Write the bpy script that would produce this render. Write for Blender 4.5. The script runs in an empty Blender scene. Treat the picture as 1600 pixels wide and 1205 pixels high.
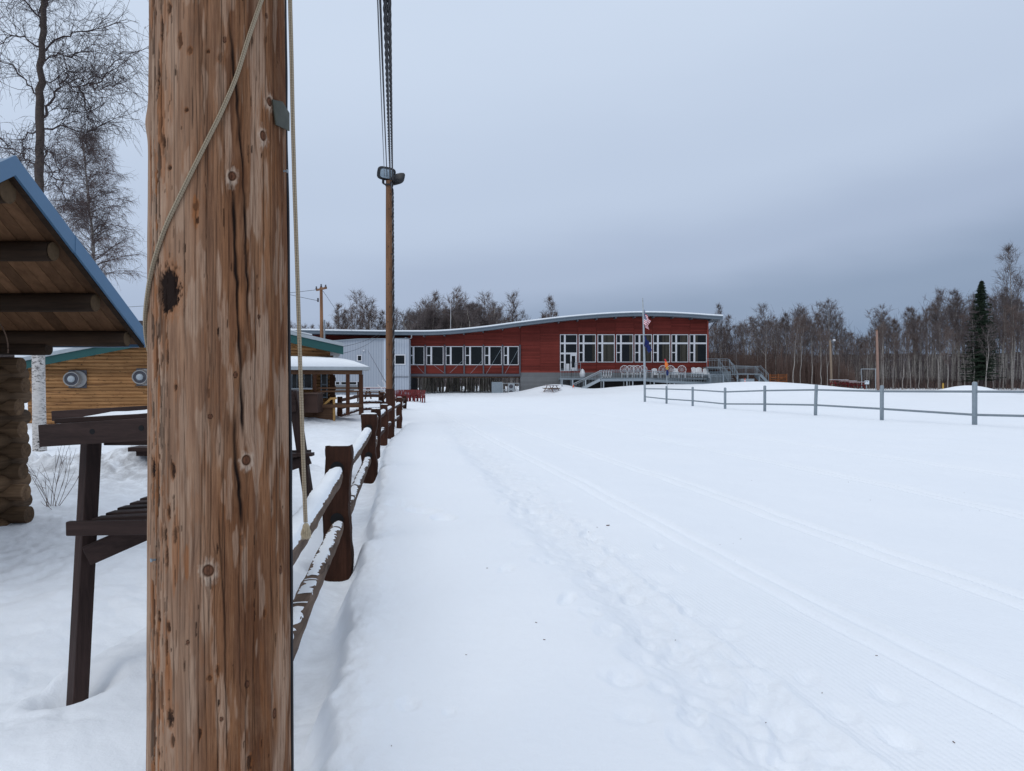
import bpy, math, random
import numpy as np
from mathutils import Vector, Matrix

# ------------------------------------------------------------------ camera, sky, sun, exposure
SC = bpy.context.scene
COL = SC.collection
CAMZ = 1.55
cam_d = bpy.data.cameras.new('camera'); cam = bpy.data.objects.new('camera', cam_d); COL.objects.link(cam)
cam.location = (0, 0, CAMZ)
cam.rotation_euler = (math.radians(90 - 0.27), 0, 0)
cam_d.sensor_width = 36.0; cam_d.lens = 36.0 * 1170 / 1600
cam_d.clip_start = 0.05; cam_d.clip_end = 3000
SC.camera = cam
SC.view_settings.view_transform = 'Standard'; SC.view_settings.look = 'None'
SC.view_settings.gamma = 1.0; SC.view_settings.exposure = 0.0
SC.render.film_transparent = False

SUN_EL, SUN_AZ = math.radians(42), math.radians(215)      # behind the camera, to its left
w = bpy.data.worlds.new('World'); SC.world = w; w.use_nodes = True
nt = w.node_tree; N = nt.nodes; L = nt.links
for n in list(N): N.remove(n)
out = N.new('ShaderNodeOutputWorld')
sky = N.new('ShaderNodeTexSky'); sky.sky_type = 'NISHITA'; sky.sun_disc = False
sky.sun_elevation = SUN_EL; sky.sun_rotation = SUN_AZ
b1 = N.new('ShaderNodeBackground'); b1.inputs[1].default_value = 0.06; L.new(sky.outputs[0], b1.inputs[0])
tc = N.new('ShaderNodeTexCoord'); sx = N.new('ShaderNodeSeparateXYZ'); L.new(tc.outputs['Generated'], sx.inputs[0])
m1 = N.new('ShaderNodeMath'); m1.operation = 'MULTIPLY_ADD'; m1.inputs[1].default_value = -0.13
L.new(sx.outputs[0], m1.inputs[0]); L.new(sx.outputs[2], m1.inputs[2])
mp = N.new('ShaderNodeMapping'); mp.inputs['Scale'].default_value = (1.6, 1.6, 5.5); L.new(tc.outputs['Generated'], mp.inputs[0])
nz = N.new('ShaderNodeTexNoise'); nz.inputs['Scale'].default_value = 1.4; nz.inputs['Detail'].default_value = 4; L.new(mp.outputs[0], nz.inputs[0])
m2 = N.new('ShaderNodeMath'); m2.operation = 'MULTIPLY_ADD'; m2.inputs[1].default_value = 0.10
L.new(nz.outputs[0], m2.inputs[0]); L.new(m1.outputs[0], m2.inputs[2])
m3 = N.new('ShaderNodeMath'); m3.operation = 'SUBTRACT'; m3.inputs[1].default_value = 0.05; L.new(m2.outputs[0], m3.inputs[0])
cr = N.new('ShaderNodeValToRGB'); L.new(m3.outputs[0], cr.inputs[0]); cr.color_ramp.interpolation = 'EASE'
e = cr.color_ramp.elements
e[0].position = 0.0; e[0].color = (.235, .315, .455, 1)
e[1].position = 1.0; e[1].color = (.94, 1.0, 1.08, 1)
for p, c in ((.055, (.285, .365, .505)), (.13, (.42, .505, .665)), (.24, (.535, .63, .79)), (.44, (.63, .73, .885)), (.7, (.80, .87, .985))):
    q = e.new(p); q.color = c + (1,)
b2 = N.new('ShaderNodeBackground'); b2.inputs[1].default_value = 1.0; L.new(cr.outputs[0], b2.inputs[0])
mx = N.new('ShaderNodeMixShader'); mx.inputs[0].default_value = 0.95
L.new(b1.outputs[0], mx.inputs[1]); L.new(b2.outputs[0], mx.inputs[2]); L.new(mx.outputs[0], out.inputs[0])

sd = bpy.data.lights.new('sun', 'SUN'); sd.energy = 0.55; sd.angle = math.radians(25); sd.color = (1.0, .95, .88)
sun = bpy.data.objects.new('sun', sd); COL.objects.link(sun)
sdir = Vector((math.sin(SUN_AZ) * math.cos(SUN_EL), math.cos(SUN_AZ) * math.cos(SUN_EL), math.sin(SUN_EL)))
sun.rotation_euler = sdir.to_track_quat('Z', 'Y').to_euler()

# ------------------------------------------------------------------ helpers
def W(px, py, Y): return np.array(((px - 800) * Y / 1170.0, Y, CAMZ + (597 - py) * Y / 1170.0))
def sstep(x, a, b):
    t = np.clip((x - a) / (b - a), 0, 1); return t * t * (3 - 2 * t)
def _h(ix, iy, s):
    n = (ix.astype(np.int64) * 374761393 + iy.astype(np.int64) * 668265263 + s * 974711) & 0xffffffff
    n = ((n ^ (n >> 13)) * 1274126177) & 0xffffffff
    n = ((n ^ (n >> 16)) * 2246822519) & 0xffffffff
    return ((n ^ (n >> 15)) & 0xffffff) / float(0xffffff)
def vn(x, y, s=0):
    x = np.asarray(x, float); y = np.asarray(y, float)
    ix = np.floor(x); iy = np.floor(y); fx = x - ix; fy = y - iy
    fx = fx * fx * (3 - 2 * fx); fy = fy * fy * (3 - 2 * fy)
    a = _h(ix, iy, s); b = _h(ix + 1, iy, s); c = _h(ix, iy + 1, s); d = _h(ix + 1, iy + 1, s)
    return (a + (b - a) * fx) + ((c + (d - c) * fx) - (a + (b - a) * fx)) * fy
def fbm(x, y, s=0, o=4):
    r = 0; a = .5; t = 0
    for i in range(o):
        r = r + a * vn(x, y, s + i * 17); t += a; a *= .5; x = x * 2.03 + 11.3; y = y * 2.03 + 5.7
    return r / t

def add_mesh(name, V, F, mat=None, parent=None, smooth=False, attr=None, midx=None, uv=None):
    """V (n,3) in world space, F (m,k) array or list; parented meshes are stored relative to the root's place"""
    V = np.asarray(V, float)
    o0 = np.zeros(3)
    if parent is not None: o0 = np.array(parent['_o'][:]) if '_o' in parent else np.zeros(3)
    V = V - o0
    me = bpy.data.meshes.new(name)
    if isinstance(F, np.ndarray):
        n, k = F.shape
        me.vertices.add(len(V)); me.vertices.foreach_set('co', V.astype(np.float32).ravel())
        me.loops.add(n * k); me.loops.foreach_set('vertex_index', F.astype(np.int32).ravel())
        me.polygons.add(n)
        me.polygons.foreach_set('loop_start', np.arange(0, n * k, k, dtype=np.int32))
        me.polygons.foreach_set('loop_total', np.full(n, k, dtype=np.int32))
        me.update(calc_edges=True)
    else:
        me.from_pydata(V.tolist(), [], F); me.update()
    if attr:
        for an, av in attr.items():
            av = np.asarray(av, np.float32)
            if av.ndim == 1:
                a = me.attributes.new(an, 'FLOAT', 'POINT'); a.data.foreach_set('value', av)
            else:
                a = me.attributes.new(an, 'FLOAT_COLOR', 'POINT'); a.data.foreach_set('color', av.ravel())
    if uv is not None:
        l = me.uv_layers.new(name='UVMap')
        vi = np.empty(len(me.loops), np.int32); me.loops.foreach_get('vertex_index', vi)
        l.data.foreach_set('uv', np.asarray(uv, np.float32)[vi].ravel())
    if mat is not None:
        for m in (mat if isinstance(mat, (list, tuple)) else [mat]): me.materials.append(m)
    if midx is not None: me.polygons.foreach_set('material_index', np.asarray(midx, np.int32))
    if smooth: lt = np.empty(len(me.polygons), np.int32); me.polygons.foreach_get('loop_total', lt); me.polygons.foreach_set('use_smooth', lt <= 4)
    o = bpy.data.objects.new(name, me); COL.objects.link(o)
    if parent is not None: o.parent = parent; o['_o'] = [float(v) for v in o0]
    return o

def tag(o, label=None, cat=None, group=None, kind=None):
    if label: o['label'] = label
    if cat: o['category'] = cat
    if group: o['group'] = group
    if kind: o['kind'] = kind
    return o
def thing(name, label, cat, loc, group=None):
    o = bpy.data.objects.new(name, None); COL.objects.link(o); o.location = [float(v) for v in loc]
    o.empty_display_size = .2
    o['_o'] = [float(v) for v in loc]
    return tag(o, label, cat, group)
def kids(o): return [c for c in bpy.data.objects if c.parent == o]
def dup(root, loc, rz=0, label=None, sc=None, tree=None):
    tree = tree or [(c, kids(c)) for c in kids(root)]
    r = root.copy(); COL.objects.link(r); r.location = [float(v) for v in loc]; r.rotation_euler = (0, 0, rz)
    if sc: r.scale = sc
    if label: r['label'] = label
    for c, g in tree:
        d = c.copy(); COL.objects.link(d); d.parent = r
        for k in g:
            m = k.copy(); COL.objects.link(m); m.parent = d
    return r

class MB:
    def __init__(s): s.V = []; s.F = []; s.R = []; s.n = 0; s.M = []
    def add(s, V, F, r=None, m=0):
        V = np.asarray(V, float); s.V.append(V)
        s.F += [[i + s.n for i in f] for f in F]; s.n += len(V)
        s.R.append(np.full(len(V), random.random() if r is None else r)); s.M += [m] * len(F)
        return s
    def box(s, x0, x1, y0, y1, z0, z1, m=0, r=None):
        V = [(x, y, z) for z in (z0, z1) for y in (y0, y1) for x in (x0, x1)]
        return s.add(V, [[0, 2, 3, 1], [4, 5, 7, 6], [0, 1, 5, 4], [2, 6, 7, 3], [0, 4, 6, 2], [1, 3, 7, 5]], r, m)
    def beam(s, p0, p1, w, h, up=(0, 0, 1), m=0, r=None, w1=None, h1=None):
        p0 = np.array(p0, float); p1 = np.array(p1, float); d = p1 - p0; d /= np.linalg.norm(d)
        up = np.array(up, float); a = np.cross(d, up); a /= np.linalg.norm(a); b = np.cross(a, d)
        w1 = w if w1 is None else w1; h1 = h if h1 is None else h1
        V = [p + a * sx * ww / 2 + b * sz * hh / 2 for p, ww, hh in ((p0, w, h), (p1, w1, h1)) for sx, sz in ((-1, -1), (1, -1), (1, 1), (-1, 1))]
        return s.add(V, [[0, 1, 2, 3], [7, 6, 5, 4], [0, 4, 5, 1], [1, 5, 6, 2], [2, 6, 7, 3], [3, 7, 4, 0]], r, m)
    def cyl(s, p0, p1, r0, r1=None, n=10, m=0, r=None):
        r1 = r0 if r1 is None else r1
        return s.tube([p0, p1], [r0, r1], n, m, r)
    def tube(s, P, R, n=8, m=0, r=None, closed=False):
        P = np.array(P, float); k = len(P)
        R = np.full(k, R) if np.isscalar(R) else np.array(R, float)
        T = np.gradient(P, axis=0) if k > 2 else np.array([P[1] - P[0]] * 2)
        T /= np.maximum(np.linalg.norm(T, axis=1), 1e-9)[:, None]
        ref = np.array((0, 0, 1.0)) if abs(T[0][2]) < .9 else np.array((1.0, 0, 0))
        V = []
        for i in range(k):
            a = np.cross(T[i], ref); a /= max(np.linalg.norm(a), 1e-9); b = np.cross(T[i], a)
            for j in range(n):
                t = 2 * math.pi * j / n
                V.append(P[i] + R[i] * (a * math.cos(t) + b * math.sin(t)))
        F = [[i * n + j, i * n + (j + 1) % n, (i + 1) * n + (j + 1) % n, (i + 1) * n + j] for i in range(k - 1) for j in range(n)]
        F += [list(range(n))[::-1], [(k - 1) * n + j for j in range(n)]]
        return s.add(V, F, r, m)
    def lathe(s, c, prof, axis='z', n=20, m=0, r=None, cap=True):
        V = []
        for (h, rad) in prof:
            for j in range(n):
                t = 2 * math.pi * j / n; u = rad * math.cos(t); v = rad * math.sin(t)
                V.append((c[0] + u, c[1] + v, c[2] + h) if axis == 'z' else (c[0] + u, c[1] + h, c[2] + v) if axis == 'y' else (c[0] + h, c[1] + u, c[2] + v))
        k = len(prof)
        F = [[i * n + j, i * n + (j + 1) % n, (i + 1) * n + (j + 1) % n, (i + 1) * n + j] for i in range(k - 1) for j in range(n)]
        if cap: F += [list(range(n))[::-1], [(k - 1) * n + j for j in range(n)]]
        return s.add(V, F, r, m)
    def prism(s, poly, y0, y1, m=0, r=None):
        """poly of (x,z), extruded along y"""
        n = len(poly)
        V = [(x, y0, z) for x, z in poly] + [(x, y1, z) for x, z in poly]
        F = [list(range(n)), [n + i for i in range(n)][::-1]] + [[i, i + n, (i + 1) % n + n, (i + 1) % n] for i in range(n)]
        return s.add(V, F, r, m)
    def build(s, name, mat, parent=None, smooth=False, bevel=0):
        V = np.concatenate(s.V); o = add_mesh(name, V, s.F, mat, parent, smooth, attr={'rnd': np.concatenate(s.R)}, midx=s.M)
        if bevel:
            b = o.modifiers.new('bevel', 'BEVEL'); b.width = bevel; b.segments = 2; b.limit_method = 'ANGLE'
        return o

def tubes(P, R, n=3):
    """P (B,K,3) polylines, R (B,K) radii -> verts, quads"""
    B, K, _ = P.shape
    T = np.empty_like(P); T[:, 1:-1] = P[:, 2:] - P[:, :-2]; T[:, 0] = P[:, 1] - P[:, 0]; T[:, -1] = P[:, -1] - P[:, -2]
    T /= np.maximum(np.linalg.norm(T, axis=2, keepdims=True), 1e-9)
    ref = np.where(np.abs(T[:, :1, 2:3]) < .8, np.array([[[0, 0, 1.]]]), np.array([[[1., 0, 0]]]))
    a = np.cross(T, np.broadcast_to(ref, T.shape)); a /= np.maximum(np.linalg.norm(a, axis=2, keepdims=True), 1e-9)
    b = np.cross(T, a)
    t = np.arange(n) * 2 * math.pi / n
    V = P[:, :, None, :] + R[:, :, None, None] * (a[:, :, None, :] * np.cos(t)[None, None, :, None] + b[:, :, None, :] * np.sin(t)[None, None, :, None])
    idx = np.arange(B * K * n).reshape(B, K, n)
    nx = np.roll(idx, -1, axis=2)
    F = np.stack([idx[:, :-1], nx[:, :-1], nx[:, 1:], idx[:, 1:]], axis=-1).reshape(-1, 4)
    return V.reshape(-1, 3), F
def joinvf(L_):
    V = []; F = []; n = 0
    for v, f in L_: V.append(v); F.append(f + n); n += len(v)
    return np.concatenate(V), np.concatenate(F)

# ------------------------------------------------------------------ materials
class NT:
    def __init__(s, name):
        s.m = bpy.data.materials.new(name); s.m.use_nodes = True; s.t = s.m.node_tree
        s.p = s.t.nodes['Principled BSDF']; s.o = s.t.nodes['Material Output']
    def n(s, t, ins=None, **kw):
        x = s.t.nodes.new(t)
        for k, v in kw.items(): setattr(x, k, v)
        for k, v in (ins or {}).items():
            if isinstance(v, bpy.types.NodeSocket): s.t.links.new(v, x.inputs[k])
            else: x.inputs[k].default_value = v
        return x
    def l(s, a, b): s.t.links.new(a, b)
    def coord(s, scale=(1, 1, 1), kind='Object'):
        c = s.n('ShaderNodeTexCoord'); return s.n('ShaderNodeMapping', {'Vector': c.outputs[kind], 'Scale': scale}).outputs[0]
    def noise(s, vec, sc, det=4, rough=.55, dist=0):
        return s.n('ShaderNodeTexNoise', {'Vector': vec, 'Scale': sc, 'Detail': det, 'Roughness': rough, 'Distortion': dist}).outputs[0]
    def ramp(s, f, st, interp='LINEAR'):
        r = s.n('ShaderNodeValToRGB', {'Fac': f}); e = r.color_ramp.elements; r.color_ramp.interpolation = interp
        while len(e) < len(st): e.new(.5)
        for q, (p, c) in zip(e, st):
            q.position = p; q.color = (c, c, c, 1) if np.isscalar(c) else tuple(c) + (1,)
        return r.outputs[0]
    def mix(s, f, a, b, mode='MIX'):
        x = s.n('ShaderNodeMix', data_type='RGBA', blend_type=mode)
        for i, v in ((0, f), (6, a), (7, b)):
            if isinstance(v, bpy.types.NodeSocket): s.l(v, x.inputs[i])
            else: x.inputs[i].default_value = v if i == 0 else tuple(v) + (1,) if not np.isscalar(v) else (v, v, v, 1)
        return x.outputs[2]
    def math(s, op, a, b=None, c=None):
        x = s.n('ShaderNodeMath', operation=op)
        for i, v in enumerate((a, b, c)):
            if v is None: continue
            if isinstance(v, bpy.types.NodeSocket): s.l(v, x.inputs[i])
            else: x.inputs[i].default_value = v
        return x.outputs[0]
    def attr(s, name, out='Fac'): return s.n('ShaderNodeAttribute', attribute_name=name).outputs[out]
    def bump(s, h, st, dist, prev=None):
        i = {'Height': h, 'Strength': st, 'Distance': dist}
        if prev is not None: i['Normal'] = prev
        return s.n('ShaderNodeBump', i).outputs[0]
    def done(s, col, rough=.7, nrm=None, spec=.3, metal=0):
        for k, v in (('Base Color', col), ('Roughness', rough), ('Specular IOR Level', spec), ('Metallic', metal)):
            if isinstance(v, bpy.types.NodeSocket): s.l(v, s.p.inputs[k])
            else: s.p.inputs[k].default_value = (tuple(v) + (1,)) if k == 'Base Color' else v
        if nrm is not None: s.l(nrm, s.p.inputs['Normal'])
        return s.m

def simple(name, col, var=.25, sc=6, rough=.7, spec=.3, metal=0, bump=0, rnd=0, stretch=(1, 1, 1)):
    k = NT(name); v = k.coord(stretch)
    f = k.noise(v, sc, 5, .6)
    c = k.mix(f, [x * (1 - var) for x in col], [min(1, x * (1 + var)) for x in col])
    if rnd:
        c = k.mix(1.0, c, k.ramp(k.attr('rnd'), [(0, 1 - rnd), (1, 1 + rnd * .6)]), 'MULTIPLY')
    nr = k.bump(k.noise(v, sc * 4, 5, .6), bump, .01) if bump else None
    return k.done(c, rough, nr, spec, metal)

def wood(name, dark, light, axis='x', sc=1.0, rough=.75, rnd=.3, bump=.4, streak=None, spec=.15, speck=0):
    """grain runs along axis"""
    k = NT(name); s = {'x': (.06, 1, 1), 'y': (1, .06, 1), 'z': (1, 1, .06)}[axis]
    v = k.coord(s); a = k.attr('rnd')
    v = k.n('ShaderNodeVectorMath', {0: v, 1: k.n('ShaderNodeCombineXYZ', {0: k.math('MULTIPLY', a, 13.), 1: k.math('MULTIPLY', a, 7.), 2: k.math('MULTIPLY', a, 5.)}).outputs[0]}, operation='ADD').outputs[0]
    g = k.noise(v, 55 * sc, 5, .65, .6); g2 = k.noise(v, 9 * sc, 4, .6, .8)
    f = k.ramp(k.mix(.5, g, g2), [(.32, 0.0), (.68, 1.0)])
    c = k.mix(f, dark, light)
    big = k.noise(k.coord((1, 1, 1)), 1.7 * sc, 4, .6)
    c = k.mix(k.ramp(big, [(.35, .45), (.7, 0.0)]), c, [x * .55 for x in dark])
    if streak: c = k.mix(k.ramp(k.noise(v, 22 * sc, 3, .6), [(.58, 0.0), (.66, .8)]), c, streak)
    c = k.mix(1.0, c, k.ramp(a, [(0, 1 - rnd), (1, 1 + rnd * .5)]), 'MULTIPLY')
    if speck: c = k.mix(k.ramp(k.noise(k.coord((.45, .45, 1)), speck, 5, .75), [(.60, 0.0), (.65, .9)]), c, (.035, .02, .012))
    return k.done(c, rough, k.bump(g, bump, .004 / sc), spec)

def snow_mat():
    k = NT('snow'); co = k.n('ShaderNodeTexCoord').outputs['Object']
    sp = k.n('ShaderNodeSeparateXYZ', {0: co})
    X, Y = sp.outputs[0], sp.outputs[1]
    n1 = k.noise(co, 14, 6, .6); n2 = k.noise(co, 90, 4, .65)
    b = k.bump(n1, .22, .04); b = k.bump(n2, .22, .006, b)
    # machine-groomed corduroy running with the ski trail
    u = k.math('MULTIPLY_ADD', Y, .172, X)
    wv = k.math('SINE', k.math('MULTIPLY', u, 2 * math.pi / .034))
    lo = k.math('MULTIPLY', k.ramp(k.math('MULTIPLY', u, .1), [(.165, 0.0), (.19, 1.0)]), k.ramp(k.noise(co, .8, 3), [(.38, .25), (.62, 1.0)]))
    near = k.ramp(k.math('MULTIPLY', Y, .05), [(.25, 1.0), (.7, 0.0)])
    h = k.math('MULTIPLY', k.math('MULTIPLY', wv, lo), near)
    b = k.bump(h, .28, .004, b)
    dirt = k.attr('dirt')
    c = k.mix(k.noise(co, .35, 4), (.835, .88, .935), (.895, .925, .965))
    dn = k.ramp(k.noise(co, 5, 8, .7, .5), [(.35, 0.0), (.62, 1.0)])
    c = k.mix(k.math('MULTIPLY', dirt, dn), c, (.36, .36, .37))
    return k.done(c, .62, b, .25)

def soft_snow(name='snow_lying'):
    k = NT(name); co = k.coord()
    b = k.bump(k.noise(co, 25, 5, .6), .3, .01)
    return k.done(k.mix(k.noise(co, 3, 4), (.82, .86, .90), (.88, .91, .94)), .6, b, .25)

M = {}
M['snow'] = snow_mat(); M['softsnow'] = soft_snow()
M['fence_wood'] = wood('fence_wood_brown', (.026, .012, .008), (.088, .036, .022), 'z', .8, .8, .25, .8)
M['rail_wood'] = wood('rail_wood_weathered', (.04, .025, .018), (.20, .14, .105), 'y', .45, .85, .3, .9, streak=(.03, .018, .012))
M['stain_x'] = wood('brown_stained_lumber', (.018, .011, .010), (.078, .047, .041), 'x', .7, .65, .2, .6)
M['stain_z'] = wood('brown_stained_lumber_upright', (.018, .011, .010), (.078, .047, .041), 'z', .7, .65, .2, .6)
M['log_x'] = wood('dark_log_along', (.055, .032, .018), (.26, .16, .09), 'x', .5, .8, .45, .7)
M['log_y'] = wood('dark_log_across', (.055, .032, .018), (.26, .16, .09), 'y', .5, .8, .45, .7)
M['beam_dark'] = wood('dark_beam', (.022, .014, .010), (.085, .05, .03), 'x', .5, .8, .3, .6)
M['plank'] = wood('soffit_plank', (.13, .062, .03), (.36, .19, .10), 'y', .35, .7, .55, .4)
M['cabin_log'] = wood('golden_log_siding', (.26, .12, .045), (.66, .36, .155), 'x', .35, .65, .3, .6, streak=(.14, .065, .03), speck=16)
M['porch_wood'] = wood('porch_timber', (.045, .018, .010), (.14, .062, .034), 'z', .4, .75, .3, .3)
M['porch_wood_x'] = wood('porch_timber_beam', (.07, .035, .02), (.22, .12, .07), 'x', .4, .75, .3, .3)
M['yellow_wood'] = wood('new_pine_rail', (.46, .25, .08), (.66, .40, .15), 'x', .6, .6, .15, .2)
M['pole_far'] = wood('far_pole_wood', (.085, .038, .02), (.42, .23, .13), 'z', .2, .8, .2, .8, streak=(.045, .02, .012))
M['blue_metal'] = simple('blue_roof_metal', (.080, .165, .275), .12, 1.5, .35, .5, 0, 0, .12)
M['green_metal'] = simple('green_trim_metal', (.012, .075, .072), .15, 2, .45, .4)
M['grey_metal'] = simple('grey_fascia_metal', (.13, .165, .20), .12, 1.0, .5, .4, 0, 0, .15)
M['silver'] = simple('pale_grey_siding', (.40, .44, .50), .07, .7, .5, .4, 0, 0, .12)
M['galv'] = simple('galvanised_steel', (.245, .29, .325), .22, 9, .5, .5, .2, 0, .15)
M['galv_pale'] = simple('pale_galvanised_pipe', (.34, .38, .41), .2, 5, .5, .5, .1)
M['deck'] = simple('deck_grey_steel', (.20, .235, .26), .2, 3, .6, .3, 0, 0, .2)
M['white'] = simple('white_frame', (.60, .61, .64), .04, 2, .5, .4)
M['white_plastic'] = simple('white_plastic', (.66, .68, .70), .08, 3, .5, .4, 0, 0, .15)
M['red'] = wood('red_lap_siding', (.130, .024, .018), (.240, .043, .032), 'x', .12, .7, .22, .1)
M['red_trim'] = simple('red_trim_board', (.26, .055, .04), .12, 3, .7, .3)
M['red_paint'] = simple('red_paint', (.14, .012, .014), .25, 4, .6, .3, 0, 0, .3)
M['steel_dark'] = simple('dark_column_steel', (.075, .075, .09), .2, 3, .6, .4)
M['concrete'] = simple('concrete_block', (.17, .175, .18), .22, 1.2, .9, .2, 0, .3, .12)
M['black'] = simple('black_rubber', (.012, .012, .016), .3, 9, .55, .4)
M['dark'] = simple('dark_interior', (.012, .012, .013), .4, 1.2, .8, .2)
M['glass'] = simple('dark_window_glass', (.008, .010, .011), .6, .8, .08, .28)
M['curtain'] = simple('beige_curtain', (.045, .042, .033), .3, 3, .8, .3, 0, 0, .5)
M['orange'] = simple('orange_plastic', (.75, .10, .03), .1, 4, .6, .3)
M['rust'] = wood('orange_lumber', (.20, .07, .03), (.38, .15, .06), 'x', .3, .8, .3, .2)
M['yellow'] = simple('yellow_paint', (.50, .30, .05), .1, 4, .5, .4)
M['sign_white'] = simple('white_sign_face', (.62, .68, .74), .05, 4, .5, .4)
M['flag_red'] = simple('flag_red', (.52, .03, .05), .1, 4, .8, .2)
M['flag_white'] = simple('flag_white', (.75, .75, .78), .05, 4, .8, .2)
M['flag_blue'] = simple('flag_blue', (.015, .025, .11), .15, 4, .8, .2)
M['flag_orange'] = simple('flag_orange', (.75, .20, .05), .1, 4, .8, .2)
M['lamp_glass'] = simple('floodlight_glass', (.30, .38, .44), .25, 30, .15, .6)
M['lamp_body'] = simple('floodlight_body', (.012, .013, .016), .3, 9, .5, .5)
M['vent_grey'] = simple('vent_grey', (.30, .30, .30), .12, 6, .45, .5)

def bark_birch(name, mark=1.0, base=(.52, .50, .48), warm=(.30, .26, .23), sc=1.0, z=(.5, .5, 1)):
    k = NT(name); v = k.coord((1, 1, 3.2))
    c = k.mix(k.noise(k.coord(), 3 * sc, 4), warm, base)
    m = k.ramp(k.noise(v, 11 * sc, 6, .72, .4), [(.50, 0.0), (.56, 1.0)])
    m2 = k.ramp(k.noise(k.coord((1, 1, .5)), 2.4 * sc, 3, .6), [(.35, .15), (.6, 1.0)])
    mm = k.math('MULTIPLY', k.math('MULTIPLY', m, m2), mark)
    c = k.mix(mm, c, (.028, .025, .024))
    return k.done(c, .8, k.bump(mm, -.5, .01), .2)
M['birch_white'] = bark_birch('white_birch_bark', 1.0, (.66, .64, .62), (.46, .42, .39))
M['birch_dark'] = bark_birch('dark_birch_bark', 1.0, (.13, .10, .085), (.055, .042, .036), 1.5)
M['trunk_far'] = bark_birch('forest_birch_bark', .6, (.42, .39, .36), (.19, .17, .155), .35)
M['trunk_near'] = bark_birch('grove_birch_bark', .5, (.60, .57, .49), (.34, .31, .26), .5)
M['twig'] = simple('twig_bark', (.072, .056, .056), .35, .6, .9, .1)
M['twig_far'] = simple('far_twig_bark', (.150, .125, .122), .4, .25, .9, .1)
M['twig_warm'] = simple('warm_twig_bark', (.175, .135, .122), .35, .3, .9, .1)
M['brush'] = simple('red_brush_stems', (.150, .102, .086), .4, .3, .9, .1)
M['spruce'] = simple('spruce_needles', (.022, .034, .022), .4, 1.5, .9, .1)

# ------------------------------------------------------------------ snow-covered ground
FP = [(-.80, 1.0), (-.87, 2.2), (-1.51, 6.62), (-2.31, 12.1), (-3.0, 16.6), (-3.38, 19.9), (-3.65, 22.7), (-4.0, 27)]
def fenceX(y): return np.interp(y, [p[1] for p in FP], [p[0] for p in FP])
_rs = np.random.RandomState(5)
PRINTS = []
for i in range(330):
    y = 2.6 + (i / 330.) ** 1.35 * 33; off = _rs.normal(0, .24) + (.16 if i % 2 else -.16)
    if y > 16: off *= 1.5
    PRINTS.append((1.60 - .142 * y + off, y + _rs.uniform(-.1, .1), _rs.uniform(.05, .09), _rs.uniform(.08, .15), _rs.uniform(.012, .034), _rs.uniform(-.6, .3)))
for a in ((-.98, 8.3, .17, .16, .09, .5), (-.72, 7.9, .12, .16, .09, .2), (-1.25, 8.7, .2, .2, .06, 0), (-.46, 3.3, .05, .07, .02, 0), (-.27, 3.25, .03, .04, .012, 0), (1.55, 3.5, .06, .09, .03, .3), (1.05, 3.05, .1, .1, .03, .3),
          (1.18, 3.6, .07, .1, .025, 0), (.35, 9.5, .14, .1, .02, 0)): PRINTS.append(a)
def MOUND(x, y, cx, cy, rx, ry, h): return h * np.exp(-(((x - cx) / rx) ** 2 + ((y - cy) / ry) ** 2))
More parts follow.
